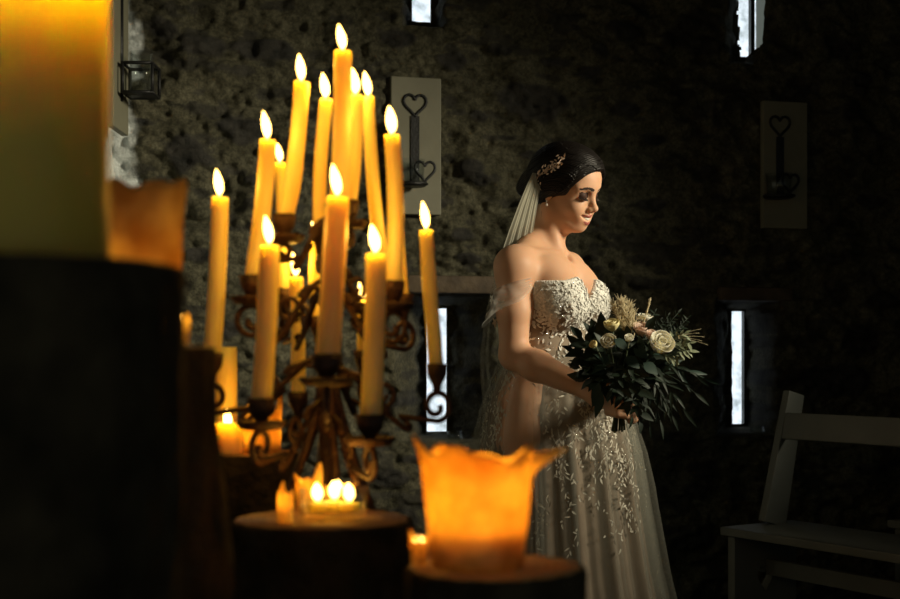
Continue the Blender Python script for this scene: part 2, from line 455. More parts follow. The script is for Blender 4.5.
def recess(n, slit, opening, depth, rag=0):
    """slit / opening: (px0, px1, py_top, py_bottom); slit seen at the back of the splayed recess"""
    global Yoff, hole
    x0 = Wp(slit[0], 300, depth).x; x1 = Wp(slit[1], 300, depth).x
    z1 = Wp((slit[0]+slit[1])/2, slit[2], depth).z; z0 = Wp((slit[0]+slit[1])/2, slit[3], depth).z
    X0 = Wp(opening[0], 300).x; X1 = Wp(opening[1], 300).x; Zt = Wp(slit[0], opening[2]).z; Zb = Wp(slit[0], opening[3]).z
    jit = vnoise(U, Z, 16, 30+n)*.03+vnoise(U, Z, 40, 40+n)*.015
    fx = np.minimum((U+jit-X0)/max(x0-.012-X0, .01), (X1-U+jit)/max(X1-x1-.012, .01))
    fz = np.minimum((Z-Zb)/max(z0-Zb, .012), (Zt-Z)/max(Zt-z1, .012))
    f = np.clip(np.minimum(np.clip(fx, -1, 1), np.clip(fz*1.4, -1, 1)), 0, 1)
    Yoff = np.maximum(Yoff, Yoff*(1-np.clip(f*3, 0, 1)*.5)+depth*np.clip(f*1.02, 0, 1))
    rg = (vnoise(U, Z, 30, 50+n)+vnoise(U, Z, 60, 60+n))*rag
    hole |= (U > x0+rg) & (U < x1) & (Z > z0+rg) & (Z < z1)
    WIN.append((n, x0, x1, z0, z1, depth))
recess(1, (425,448,308,432), (398,496,294,442), .30)
recess(2, (731,745,311,425), (716,778,298,436), .30)
recess(3, (411,432,-60,22), (402,442,-80,26), .22)
recess(4, (737,752,-60,56), (728,760,-80,62), .22, rag=.03)
Yw = wallY(U)+Yoff
vs = np.stack([U, Yw, Z], -1).reshape(-1, 3)
nu, nz_ = U.shape
I = np.arange(nu*nz_).reshape(nu, nz_)
keep = ~(hole[:-1, :-1] & hole[1:, :-1] & hole[:-1, 1:] & hole[1:, 1:])
Q = np.stack([I[:-1, :-1], I[1:, :-1], I[1:, 1:], I[:-1, 1:]], -1)[keep]
me = bpy.data.meshes.new('wall_back'); me.from_pydata(vs.tolist(), [], Q.tolist())
at = me.attributes.new('stone', 'FLOAT', 'POINT'); at.data.foreach_set('value', stone.ravel().astype(np.float32))
pl = np.clip(1-sst(.0, .03, U-XL-.045+vnoise(U, Z, 20, 77)*.07+vnoise(U, Z, 45, 79)*.03), 0, 1)*sst(1.40, 1.55, Z+vnoise(U, Z, 9, 78)*.2)
at = me.attributes.new('plaster', 'FLOAT', 'POINT'); at.data.foreach_set('value', pl.ravel().astype(np.float32))
me.materials.append(M['wall']); me.polygons.foreach_set('use_smooth', [True]*len(me.polygons))
wb = bpy.data.objects.new('wall_back', me); C.objects.link(wb); struct(wb)
for n, x0, x1, z0, z1, dep in WIN:
    w = empty('window_%d' % n, ((x0+x1)/2, wallY((x0+x1)/2)+dep, z0)); struct(w)
    yc = wallY((x0+x1)/2)+dep+.03; ang = math.atan(WS); R = Matrix.Rotation(ang, 3, 'Z')
    b = MB(); b.box(((x0+x1)/2, yc+.02, (z0+z1)/2), (x1-x0+.06, .006, z1-z0+.06), R); b.build('pane', M['pane'], w, smooth=False)
    b = MB()
    for sx in (-1, 1):
        cx = (x0+x1)/2+sx*((x1-x0)/2+(.004 if sx > 0 else .012))
        b.box((cx, yc-.006+WS*sx*.03, (z0+z1)/2), (.016, .022, z1-z0+.03), R)
    b.box(((x0+x1)/2, yc-.006, z0-.008), (x1-x0+.05, .022, .016), R); b.box(((x0+x1)/2, yc-.006, z1+.008), (x1-x0+.05, .022, .016), R)
    b.build('window_frame', M['frame'], w, smooth=False)
# oak lintel over the left slit window
a_, b_ = Wp(404, 284), Wp(500, 284)
b = MB(); b.box(((a_.x+b_.x)/2, wallY((a_.x+b_.x)/2)+.01, Wp(450, 285).z), ((b_.x-a_.x), .09, .062), Matrix.Rotation(math.atan(WS), 3, 'Z'))
struct(b.build('trim_1', M['lintel'], bevel=.006))
a_, b_ = Wp(716, 300), Wp(790, 300)
b = MB(); b.box(((a_.x+b_.x)/2, wallY((a_.x+b_.x)/2)+.02, Wp(745, 294).z), ((b_.x-a_.x), .09, .05), Matrix.Rotation(math.atan(WS), 3, 'Z'))
struct(b.build('trim_2', M['lintel'], bevel=.006))

# left wall: whitewashed at the corner
ys = np.arange(.3, wallY(XL)+.06, .012); zz2 = np.arange(0, 3.02, .012)
Yg, Zg = np.meshgrid(ys, zz2, indexing='ij')
r3 = vnoise(Yg, Zg, 5, 5)*.02+vnoise(Yg, Zg, 15, 6)*.014+vnoise(Yg, Zg, 40, 8)*.006
pl3 = sst(-.02, .02, vnoise(Yg, Zg, 9, 81)*.5+vnoise(Yg, Zg, 30, 82)*.2+.13)
vs = np.stack([XL-.01+r3+pl3*.006, Yg, Zg], -1).reshape(-1, 3); I = np.arange(Yg.size).reshape(Yg.shape)
Q = np.stack([I[:-1, :-1], I[1:, :-1], I[1:, 1:], I[:-1, 1:]], -1).reshape(-1, 4)[:, ::-1]
me = bpy.data.meshes.new('wall_left'); me.from_pydata(vs.tolist(), [], Q.tolist())
at = me.attributes.new('plaster', 'FLOAT', 'POINT'); at.data.foreach_set('value', pl3.ravel().astype(np.float32))
at = me.attributes.new('stone', 'FLOAT', 'POINT'); at.data.foreach_set('value', (0.6*(1-pl3)).ravel().astype(np.float32))
me.materials.append(M['wall']); me.polygons.foreach_set('use_smooth', [True]*len(me.polygons))
wl = bpy.data.objects.new('wall_left', me); C.objects.link(wl); struct(wl)
# right wall with the opening the daylight falls through, floor, ceiling
XR = 2.7
LY0, LY1, LZ0, LZ1 = 1.75, 3.2, 1.2, 2.85
b = MB(); yb = wallY(XR)+.05
for y0, y1, z0, z1 in ((.3, LY0, 0, 3), (LY1, yb, 0, 3), (LY0, LY1, 0, LZ0), (LY0, LY1, LZ1, 3)):
    b.box((XR+.2, (y0+y1)/2, (z0+z1)/2), (.4, y1-y0, z1-z0))
struct(b.build('wall_right', M['ceil'], smooth=False))
b = MB(); b.box(((XL+XR)/2, 2.3, -.05), (XR-XL+.9, 6.0, .1)); struct(b.build('floor', M['floor'], smooth=False))
b = MB(); b.box(((XL+XR)/2, 2.3, 3.05), (XR-XL+.9, 6.0, .1)); struct(b.build('ceiling', M['ceil'], smooth=False))

# ------------------------------------------------------------------ wall sconces
def heart_pts(c, w, h, ux, uz, n=28, t0=.0, t1=2*math.pi):
    pts = []
    for i in range(n):
        t = t0+(t1-t0)*i/(n-1)
        x = 16*math.sin(t)**3/32*w; y = (13*math.cos(t)-5*math.cos(2*t)-2*math.cos(3*t)-math.cos(4*t)+2.5)/29*h
        pts.append(c+ux*x+uz*y)
    return pts
nW = Vector((WS, -1, 0)).normalized(); tW = Vector((1, WS, 0)).normalized(); UZ = Vector((0, 0, 1))
def sconce(px0, px1, py0, py1, hx, htop, hstem, cupy, label, cupside):
    a = Wp(px0, py1, -.04); c = Wp(px1, py0, -.04)
    w = (c-a).dot(tW); cz = (a.z+c.z)/2; mid = Vector(((a.x+c.x)/2, wallY((a.x+c.x)/2), a.z))
    r = empty('candle_sconce', mid); tag(r, label, 'wall sconce')
    hgt = c.z-a.z; R = Matrix.Rotation(math.atan(WS), 3, 'Z')
    b = MB(); b.box(Vector((mid.x, mid.y, cz))+nW*.035, (w, .028, hgt), R); b.build('back_board', M['board'], r, smooth=False, bevel=.003)
    k = 4.42/F_PX; x = Wp(hx, 300, -.07)
    face = lambda px, py, o=0: Wp(px, py, -.052-o)
    hc = face(hx, htop+8)
    b = MB(); b.tube(heart_pts(hc, 23*k, 22*k, tW, UZ), .0052, 8, closed=False); b.build('heart_finial', M['iron'], r)
    b = MB(); p1 = face(hx, htop+18); p2 = face(hx, cupy+10)
    b.box((p1+p2)/2, (.030, .006, (p1-p2).length), R); b.build('iron_strip', M['iron'], r, smooth=False)
    cc = face(hx+cupside*4, cupy+12, .058)
    b = MB(); n = 24; ring = [cc+Vector((math.cos(2*math.pi*i/n)*.055, math.sin(2*math.pi*i/n)*.044, 0)) for i in range(n)]
    b.tube(ring, .005, 6, closed=True)
    b.lathe([(0, -.004), (.050, -.004), (.053, .004), (0, .004)], 24, cc+Vector((0, 0, -.004)))
    b.build('cup_holder', M['iron'], r)
    b = MB(); hc2 = face(hx+10, cupy, .06); b.tube(heart_pts(hc2, 20*k, 20*k, tW, UZ), .005, 8); b.build('heart_hook', M['iron'], r)
    b = MB(); b.lathe([(0, .002), (.043, .002), (.049, .082), (.046, .082), (.040, .006), (0, .006)], 24, cc); b.build('glass_cup', M['glass'], r)
sconce(388, 438, 79, 214, 415, 98, 0, 172, 'cream wooden board sconce with heart-topped iron strip behind the lit tapers', -1)
sconce(760, 804, 103, 228, 780, 119, 0, 184, 'cream wooden board sconce hanging in the dark right of the bride', -.3)
# the sconce on the left wall, seen along its board
xw = XL+.034
d0 = F_PX*(-xw-.03)/(450-113); d1 = F_PX*(-xw-.03)/(450-128)
d1 = min(d1, wallY(XL)-.09)
zb = H+(HY-131)/F_PX*(d0+d1)/2
r = empty('candle_sconce', (xw, (d0+d1)/2, zb)); tag(r, 'narrow wooden board sconce with an iron cage on the whitewashed corner wall', 'wall sconce')
b = MB(); b.box((xw+.020, (d0+d1)/2, zb+.35), (.024, d1-d0, .70)); b.build('back_board', M['board'], r, smooth=False, bevel=.003)
cx, cy = xw+.033+.062, (d0+d1)/2; sK = cy/F_PX
zt_, zb_ = H+(HY-66)*sK, H+(HY-95)*sK
b = MB(); hw = .047
for z in (zt_, zb_):
    b.tube([(cx-hw, cy-hw, z), (cx+hw, cy-hw, z), (cx+hw, cy+hw, z), (cx-hw, cy+hw, z), (cx-hw, cy-hw, z)], .0055, 6)
for sx in (-1, 1):
    for sy in (-1, 1): b.tube([(cx+sx*hw, cy+sy*hw, zb_), (cx+sx*hw, cy+sy*hw, zt_)], .0055, 6)
b.box((cx, cy, zb_), (hw*2, hw*2, .005)); b.tube([(xw+.03, cy, zb_-.02), (xw+.03, cy, zt_+.25)], .009, 8)
b.build('iron_cage', M['iron'], r)
b = MB(); b.lathe([(0, .004), (.036, .004), (.036, .135), (.033, .135), (.033, .008), (0, .008)], 24, (cx, cy, zb_)); b.build('glass_cup', M['glass'], r)

# little glasses on the window sills
for px, py, dep, lab in ((455, 441, .10, 'small clear glass on the sill under the slit window beside the candelabrum'), (757, 436, .10, 'small clear glass on the sill under the slit window near the bench')):
    p = Wp(px, py, dep)
    b = MB(); b.lathe([(0, 0), (.026, 0), (.028, .035), (.025, .035), (.023, .005), (0, .005)], 20, (p.x, p.y, p.z))
    tag(b.build('votive_glass', M['glass']), lab, 'glass')

# ------------------------------------------------------------------ bench
def bench(corner, label):
    r = empty('bench', corner); r.location.z = 0
    tag(r, label, 'bench')
    Ld = Vector((.36, -.56, 0)).normalized(); Dd = Vector((-Ld.y, Ld.x, 0))
    F0 = corner.copy(); zs_ = F0.z
    G0 = Vector((F0.x, F0.y, 0))
    BL = 1.25; Rb_ = Matrix(((Ld.x, Dd.x, 0), (Ld.y, Dd.y, 0), (0, 0, 1)))
    b = MB(); c = F0+Ld*BL/2+Dd*.16; b.box((c.x, c.y, zs_-.012), (BL, .32, .025), Rb_); b.build('seat', M['bench'], r, smooth=False, bevel=.003)
    for q, off in enumerate((.02, BL-.05)):
        # end panel with heart cut-out
        bm = bmesh.new(); org = G0+Ld*off
        out = [(0.015, 0), (.29, 0), (.29, zs_-.027), (.015, zs_-.027)]
        hp = heart_pts(Vector((.15, zs_-.17, 0)), .07, .085, Vector((1, 0, 0)), Vector((0, 1, 0)), 24)[:-1]
        def ring(pts, l): return [bm.verts.new(org+Dd*p[0]+Vector((0, 0, p[1]))+Ld*l) for p in pts]
        edges = []
        for pts in (out, hp):
            rr_ = ring(pts, 0)
            for i in range(len(rr_)): edges.append(bm.edges.new((rr_[i], rr_[(i+1) % len(rr_)])))
        g = bmesh.ops.triangle_fill(bm, use_beauty=True, use_dissolve=False, edges=edges)
        fs = [x for x in g['geom'] if isinstance(x, bmesh.types.BMFace)]
        ex = bmesh.ops.extrude_face_region(bm, geom=fs)
        bmesh.ops.translate(bm, verts=[v for v in ex['geom'] if isinstance(v, bmesh.types.BMVert)], vec=Ld*.028)
        bmesh.ops.recalc_face_normals(bm, faces=bm.faces)
        me = bpy.data.meshes.new('end_panel'); bm.to_mesh(me); bm.free(); me.materials.append(M['bench'])
        o = bpy.data.objects.new('end_panel', me); C.objects.link(o); o.parent = r; o.matrix_parent_inverse = Matrix.Translation(-r.location)
        # leaning back post
        b = MB(); lo = F0+Ld*off+Dd*.195; lo.z = zs_; hi = lo+Dd*.10; hi.z = zs_+.415
        ax = (hi-lo).normalized(); nn = Ld.cross(ax)
        vs_ = []
        for p, hwid in ((lo, .05), (hi, .036)):
            for s1, s2 in ((0, -1), (1, -1), (1, 1), (0, 1)): vs_.append(p+Ld*(.028*s1)+nn*(hwid*s2))
        b.add(vs_, [(3,2,1,0), (4,5,6,7), (0,1,5,4), (1,2,6,5), (2,3,7,6), (3,0,4,7)]); b.build('back_post', M['bench'], r, smooth=False, bevel=.003)
    lo = F0+Dd*.195; ax = (Dd*.10+Vector((0, 0, .415))).normalized()
    c = lo+Ld*(BL/2)+Dd*.047; c.z = zs_+.31
    b = MB(); nrm = Ld.cross(ax)
    Rr = Matrix(((Ld.x, nrm.x, ax.x), (Ld.y, nrm.y, ax.y), (Ld.z, nrm.z, ax.z)))
    b.box(c, (BL-.06, .02, .085), Rr); b.build('back_rail', M['bench'], r, smooth=False, bevel=.003)
    b = MB(); c = F0+Ld*BL/2+Dd*.16; b.box((c.x, c.y, zs_-.13), (BL-.10, .022, .05), Rb_); b.build('stretcher', M['bench'], r, smooth=False, bevel=.003)
bench(P(720, 527, 3.9), 'pale painted wooden bench with a heart cut-out end standing in the dark right corner')
bench(P(887, 520, 4.07), 'second pale wooden bench mostly out of frame, only its end showing at the right edge')

# ------------------------------------------------------------------ log pedestals
def log(px, d, rad, ztop, label, seed, flare=.0):
    x = (px-450)/F_PX*d
    r = empty('log_pedestal', (x, d, 0)); tag(r, label, 'log')
    rr = random.Random(seed); ph = [rr.uniform(0, 6.28) for _ in range(8)]
    def wob(a, z):
        return 1+.03*math.sin(2*a+ph[0])+.02*math.sin(3*a+ph[1])+.018*math.sin(17*a+ph[2]+4*math.sin(9*z+ph[3]))+.012*math.sin(29*a+ph[4]+6*math.sin(14*z))
    b = MB(); n = 72; zs3 = np.linspace(0, ztop-.004, 40)
    prof = [(0, 0)]+[(rad*(1+flare*min(1, max(0, (ztop-z-.05)/.13))), float(z)) for z in zs3]+[(rad*.975, ztop-.001), (rad*.93, ztop-.0012)]
    b.lathe(prof, n, (x, d, 0), wob=wob); b.build('bark', M['bark'], r)
    b = MB(); b.lathe([(0, -.012), (rad*.935, -.012), (rad*.94, 0), (0, 0)], n, (0, 0, 0), wob=lambda a, z: wob(a, ztop))
    o = b.build('cut_face', M['rings'], r); o.matrix_parent_inverse = Matrix(); o.location = (0, 0, ztop)
    return x, d, ztop
LOG1 = log(20, .72, .090, 1.05+(HY-252)/F_PX*.64, 'dark foreground log carrying the big pale pillar candle, far left', 1)
LOG2 = log(122, 1.0, .072, 1.05+(HY-345)/F_PX*.93, 'rough log right behind the dark foreground log, lighter barked', 2, .20)
LOG3 = log(323, 1.34, .094, 1.05-(518-HY)/F_PX*1.34, 'log with the glass dish of tealights in front of the candelabrum', 3)
LOG4 = log(495, 1.0, .070, 1.05-(566-HY)/F_PX*1.0, 'log under the glowing melted candle, in front of the bride', 4)
LOG5 = log(318, 1.545, .088, .835, 'low log the candelabrum stands on, mostly hidden behind another', 5)
LOG6 = log(250, 1.80, .074, 1.05-(452-HY)/F_PX*1.80, 'dark log behind the candelabrum carrying pillar candles', 6)

# ------------------------------------------------------------------ candelabrum
XC, YC = (328-450)/F_PX*1.5, 1.5
tapers = {  # top, bottom, depth, width px, lit
 'A': ((220,197), (211,356), 1.47, 17, (1, 'tall lit taper at the far left of the candelabrum')),
 'B': ((268,140), (252,278), 1.47, 17, (1, 'leaning lit taper second from the left, above the left ring scroll')),
 'C': ((302,82), (284,217), 1.52, 16, (1, 'tall leaning lit taper left of the topmost cluster')),
 'D': ((280,163), (285,290), 1.66, 12, (1, 'thin lit taper mostly hidden behind the two leaning left tapers')),
 'E': ((326,99), (320,228), 1.53, 13, (1, 'thin lit taper just left of the topmost candle')),
 'F': ((343,51), (338,207), 1.46, 18, (1, 'topmost lit taper of the candelabrum')),
 'G': ((356,95), (348,203), 1.54, 15, (1, 'lit taper just right of the topmost candle')),
 'H': ((368,97), (383,262), 1.58, 13, (1, 'thin lit taper leaning left, third in from the right')),
 'I': ((392,135), (393,284), 1.45, 16, (1, 'upright lit taper in front of the left wall sconce')),
 'J': ((397,213), (404,296), 1.60, 12, (0, 'burnt-out taper behind the upright taper by the wall sconce')),
 'K': ((426,230), (437,366), 1.55, 14, (1, 'lit taper at the far right before the slit window')),
 'L': ((338,197), (327,358), 1.335, 23, (1, 'thick lit taper at the front centre of the candelabrum')),
 'M': ((270,245), (261,402), 1.37, 20, (1, 'pale lit taper at the front left, low tier')),
 'N': ((376,254), (370,418), 1.37, 21, (1, 'pale lit taper at the front right, low tier')),
 'O': ((296,277), (298,394), 1.62, 14, (1, 'short lit taper between the front left and centre tapers, rear low tier')),
 'P': ((316,242), (318,318), 1.64, 11, (1, 'thin short lit taper directly left of the front centre taper')),
 'Q': ((363,300), (363,352), 1.62, 12, (1, 'small burned-down lit taper between front centre and front right tapers')),
}
cand = empty('candelabrum', (XC, YC, .835)); tag(cand, 'rusty wrought iron tiered candelabrum with scrolled arms full of tapers', 'candelabrum')
zbase = .835
b = MB()
b.lathe([(0, .955-zbase), (.010, .955-zbase), (.016, .985-zbase), (.009, 1.01-zbase), (.0075, 1.10-zbase), (.013, 1.12-zbase), (.0065, 1.14-zbase), (.006, 1.22-zbase), (0, 1.225-zbase)], 16, (XC, YC, zbase))
b.build('stem', M['rust'], cand)
b = MB(); b.lathe([(0, 0), (.021, 0), (.023, .012), (.012, .05), (.011, .125), (0, .13)], 16, (XC, YC, .862)); b.build('stem_base', M['rust'], cand)
for k in range(4):
    a = math.radians(20+90*k); e = Vector((math.cos(a), math.sin(a), 0)); c0 = Vector((XC, YC, 0))
    pts = []
    for t in np.linspace(0, 1, 16):
        rho = .008+.056*t**1.3; z = 1.025-(1.025-.845)*t
        pts.append(c0+e*rho+UZ*z)
    for q in np.linspace(0, 1.5*math.pi, 12):
        pts.append(c0+e*(.064+.013*math.sin(q))+UZ*(.853-.011*math.cos(q)))
    b = MB(); b.tube(pts, .0055, 8); b.build('leg', M['rust'], cand)
def flame(loc, h, w, parent, lean=(0, 0), power=None, name='flame'):
    b = MB(); prof = []
    for i in range(11):
        t = i/10; r_ = w/2*math.sin(math.pi*t**.82)**.85 if 0 < i < 10 else 0
        prof.append((r_, t*h))
    b.lathe(prof, 14)
    L = Vector(loc)
    b.v = [tuple(L+Vector((x+lean[0]*(z/h)**1.5, y+lean[1]*(z/h)**1.5, z))) for x, y, z in b.v]
    b.build(name, M['flame'], parent)
    if power: point_light('candle_light', L+Vector((lean[0]*.6, lean[1]*.6, h*.72)), power, r=.008)
FP = .21
def taper(name, label, top, bot, r0, lit, seed, power=FP, fl=(.030, .0125), nm='taper_candle'):
    top, bot = Vector(top), Vector(bot); ax = (top-bot); Ln = ax.length; q = UZ.rotation_difference(ax.normalized())
    root = empty(nm, bot); tag(root, label, 'candle')
    rr = random.Random(seed); ph = rr.uniform(0, 6.28); bend = rr.uniform(-.004, .004)
    prof = [(0, 0), (r0*.97, 0), (r0*1.0, .004)]
    N = 14
    for i in range(1, N): prof.append((r0*(1.02-.08*i/N), Ln*i/N))
    prof += [(r0*.94, Ln-.004), (r0*.90, Ln-.0005), (r0*.7, Ln-.001), (r0*.35, Ln-.0035), (0, Ln-.004)]
    def wob(a, z):
        run = max(0, math.cos(a-ph))**12*.16*max(0, math.sin(z*38+ph))+max(0, math.cos(a-ph-2.3))**14*.14*max(0, math.sin(z*23+ph*2))
        return 1+run*(z/Ln > .15)*(z < Ln-.006)+.015*math.sin(3*a+z*40+ph)
    b = MB(); b.lathe(prof, 24, (0, 0, 0), wob=wob)
    b.v = [tuple(bot+q @ Vector((x+bend*math.sin(math.pi*z/Ln), y, z))) for x, y, z in b.v]
    b.build('wax', M['wax'], root)
    tp = top-ax.normalized()*.004
    b = MB(); b.tube([tp, tp+Vector((.0005, 0, .005)), tp+Vector((.002, 0, .0095))], .0009, 6); b.build('wick', M['wick'], root)
    if lit:
        flame(tp+Vector((0, 0, .005)), fl[0], fl[1], root, (-.003-.003*rr.random(), rr.uniform(-.002, .002)), power)
    return root
for i, (k, (tp, bt, d, w, (lit, lab))) in enumerate(tapers.items()):
    pt, pb = P(tp[0], tp[1], d), P(bt[0], bt[1]+9, d)
    r0 = w/2/F_PX*d*1.04
    fl = (.031+.004*random.random(), .0100+.002*random.random())
    if k in 'PQD': fl = (.026, .009)
    taper(k, lab, pt, pb, r0, lit, i, fl=fl)
    # cup
    cq = UZ
    b = MB(); ro = r0+.0035
    b.lathe([(0, -.022), (.0045, -.022), (.006, -.012), (ro*.8, -.004), (ro*.95, .0), (ro+.001, .014), (ro-.0012, .014), (ro-.002, -.0008), (0, -.001)], 20, pb)
    b.build('candle_cup', M['rust'], cand)
    if k in 'LNBIMGC':
        b = MB(); b.lathe([(0, -.0225), (ro*1.5, -.020), (ro*1.9, -.013), (ro*1.85, -.011), (ro*1.4, -.017), (.0046, -.0195)], 22, pb); b.build('drip_pan', M['rust'], cand)
    # arm with its scroll
    rad = Vector((pb.x-XC, pb.y-YC, 0)); R_ = rad.length; e = rad.normalized() if R_ > 1e-4 else Vector((1, 0, 0)); c0 = Vector((XC, YC, 0)); cz = pb.z-.022
    sc = .0175 if R_ > .06 else .010
    zst = min(1.215, max(cz+.012, .96)); zc = cz-sc
    if R_ > .05: ctrl = [(0.0, zst-.006), (R_*.16, zst+.010), (R_*.34, zst+.006), (R_*.52, (zst+zc-sc)/2-.006), (R_*.70, zc-sc-.009), (R_*.86, zc-sc-.006)]
    else: ctrl = [(0.0, min(zst, zc-.01)), (R_*.35, zc-sc-.004), (R_*.7, zc-sc-.001)]
    pts = [c0+e*max(rho, .002)+UZ*z for rho, z in ctrl]
    fine = []
    for j in range(len(pts)-1):
        p0, p1, p2, p3 = pts[max(0, j-1)], pts[j], pts[j+1], pts[min(len(pts)-1, j+2)]
        for t in np.linspace(0, 1, 7)[:-1]:
            fine.append(.5*((2*p1)+(p2-p0)*t+(2*p0-5*p1+4*p2-p3)*t*t+(3*p1-3*p2+p0-p3)*t**3))
    for q in np.linspace(-math.pi/2, math.pi*2.15, 40):
        fade = 1 if q < math.pi/2 else max(.25, 1-(q-math.pi/2)/(2*math.pi))
        fine.append(c0+e*(R_+sc*fade*math.cos(q))+UZ*(zc+sc*fade*math.sin(q)))
    b = MB(); b.tube(fine, .0036, 7); arm = b.build('arm', M['rust'], cand)
    if R_ > .08:
        m0 = c0+e*(R_*.50)+UZ*((zst+zc-sc)/2+.010); pts = []
        for q in np.linspace(-2.2, 2*math.pi*1.35-2.2, 34):
            fd = 1-(q+2.2)/(2*math.pi*1.35)*.75
            pts.append(m0+e*(.017*fd*math.cos(q))+UZ*(.017*fd*math.sin(q)))
        b = MB(); b.tube(pts, .0028, 6); b.build('scroll', M['rust'], arm)

# ------------------------------------------------------------------ pillar candles and melted candles
def pillar(px, pyb, d, rad, h, label, lit=True, power=.12, zb=None, ring=None):
    p = P(px, pyb, d); zb = p.z if zb is None else zb
    root = empty('pillar_candle', (p.x, d, zb)); tag(root, label, 'candle')
    ph = random.uniform(0, 6)
    wob = lambda a, z: 1+.012*math.sin(3*a+ph)+.01*math.sin(7*a+z*30)
    wl_ = min(.012, rad*.3); dep = min(.02, h*.3)
    b = MB(); b.lathe([(0, .0005), (rad*.98, .0005), (rad, .003), (rad*.995, h*.35), (rad*1.0, h*.7), (rad*.985, h-.002), (rad*.95, h), (rad-wl_, h-.004), (rad-wl_*1.3, h-dep), (0, h-dep-.002)], 40, (p.x, d, zb), wob=wob)
    b.build('wax', M['wax_pale' if rad > .04 else 'wax'], root)
    tp = Vector((p.x, d, zb+h-dep-.002))
    b = MB(); b.tube([tp, tp+Vector((0, 0, .012))], .0011, 6); b.build('wick', M['wick'], root)
    if lit: flame(tp+Vector((0, 0, .006)), .030, .012, root, (-.002, 0), power)
    return root
def melted(px, d, zb, r_bot, r_top, h, label, flaps, seed, power=.2, wall=.004, n=72, base_amp=.012, fsz=1.0):
    """a pillar burned hollow: thin uneven wall, folded-out flaps of wax, flame deep inside"""
    x = (px-450)/F_PX*d; root = empty('melted_candle', (x, d, zb)); tag(root, label, 'candle')
    rr = random.Random(seed); ph = [rr.uniform(0, 6.28) for _ in range(6)]
    b = MB(); rows = 16; outer = []; inner = []
    for i in range(rows+1):
        t = i/rows; ro, ri = [], []
        for k in range(n):
            a = 2*math.pi*k/n
            hh = h+base_amp*math.sin(3*a+ph[0])+.6*base_amp*math.sin(7*a+ph[1])
            out = 0
            for fa, fw, fh, fo in flaps:
                dd = (a-fa+math.pi) % (2*math.pi)-math.pi
                g = math.exp(-(dd/fw)**2); hh += fh*g; out += fo*g*max(0, t-.76)**1.2*5.5
            r_ = (r_bot+(r_top-r_bot)*t)*(1+.02*math.sin(5*a+ph[2])+.012*math.sin(11*a+ph[3]+3*t))+out
            z = zb+.001+hh*t
            ro.append(Vector((x+r_*math.cos(a), d+r_*math.sin(a), z)))
            w_ = wall*(1-.5*t)
            ri.append(Vector((x+(r_-w_)*math.cos(a), d+(r_-w_)*math.sin(a), max(zb+.012, z))))
        outer.append(ro); inner.append(ri)
    vs_ = [v for R in outer for v in R]+[v for R in inner for v in R]; o2 = (rows+1)*n; fs = []
    for i in range(rows):
        for k in range(n):
            l = (k+1) % n
            fs.append((i*n+k, i*n+l, (i+1)*n+l, (i+1)*n+k)); fs.append((o2+(i+1)*n+k, o2+(i+1)*n+l, o2+i*n+l, o2+i*n+k))
    for k in range(n):
        l = (k+1) % n
        fs.append((rows*n+k, rows*n+l, o2+rows*n+l, o2+rows*n+k))
    fs.append(tuple(range(n-1, -1, -1))); fs.append(tuple(o2+k for k in range(n)))
    b.add(vs_, fs); b.build('wax_shell', M['waxthin'], root)
    tp = Vector((x, d, zb+.012+max(0, h-.05)*.55))
    b = MB(); b.tube([tp, tp+Vector((0, 0, .012))], .0012, 6); b.build('wick', M['wick'], root)
    if h > .05:
        b = MB(); b.lathe([(0, .001), (r_bot*.80, .001), (r_bot*.82, tp.z-zb-.004), (r_bot*.6, tp.z-zb-.001), (0, tp.z-zb)], 30, (x, d, zb+.012)); b.v = [(q[0], q[1], min(q[2], tp.z)) for q in b.v]; b.build('wax_core', M['wax'], root)
    flame(tp+Vector((0, 0, .002+.006*fsz)), .03*fsz, .013*fsz**.5, root, (-.002*fsz, 0), power)
    return root
# big pillar on the foreground log: only its lower part is in the picture
pillar(6, 250, .70, .0555, .172, 'very large pale pillar candle out of focus at the left edge', power=1.1, zb=LOG1[2]+.0)
melted(138, .80, LOG2[2]+.0, .024, .030, .001+ (1.05+(HY-190)/F_PX*.97-LOG2[2]), 'blurred melted candle with folded wax flap beside the huge pillar candle', [(math.radians(200), .35, .0, .0)], 11, power=.06) if False else None
melted(144, .985, LOG2[2], .027, .030, .125, 'blurred melted candle with a squared wax flap right of the huge pillar candle', [(math.radians(330), .7, .0, .008)], 11, power=.010, base_amp=.003, fsz=.6)
melted(181, .955, LOG2[2], .0062, .0068, .020, 'tiny blurred candle stub on the rough log left of the tapers', [(2, .5, .004, .0)], 12, power=.012, base_amp=.002, fsz=.3)
pillar(182, 346, 1.03, .0075, .026, 'tiny blurred candle stub on the rough log left of the tapers', power=.015, zb=LOG2[2]) if False else None
melted(478, 1.0, LOG4[2], .036, .0455, .088, 'glowing melted candle with ragged folded rim on the front log', [(math.radians(200), .22, .022, .010), (math.radians(342), .10, .006, .034), (math.radians(310), .09, .020, .022), (math.radians(250), .35, .006, 0)], 21, power=.62, base_amp=.004)
x_ = .0
# wax remnant at the left edge of the front log
root = melted(419, 1.0, LOG4[2], .006, .0075, .020, 'small glowing stub of melted wax at the front log edge', [(2.6, .5, .004, .002)], 31, power=.02, base_amp=.003, fsz=.3)
# on the log behind
pillar(226, 452, 1.845, .0165, .152, 'tall unlit pillar candle on the log behind the candelabrum', lit=False, zb=LOG6[2])
pillar(228, 452, 1.755, .021, .045, 'short lit pillar candle in front of the tall unlit pillar', power=.10, zb=LOG6[2])
melted(262, 1.79, LOG6[2], .026, .028, .052, 'broad melted candle with a peaked rim beside the short lit pillar', [(math.radians(250), .5, .022, .002), (math.radians(340), .25, .035, .004)], 41, power=.10, base_amp=.004)
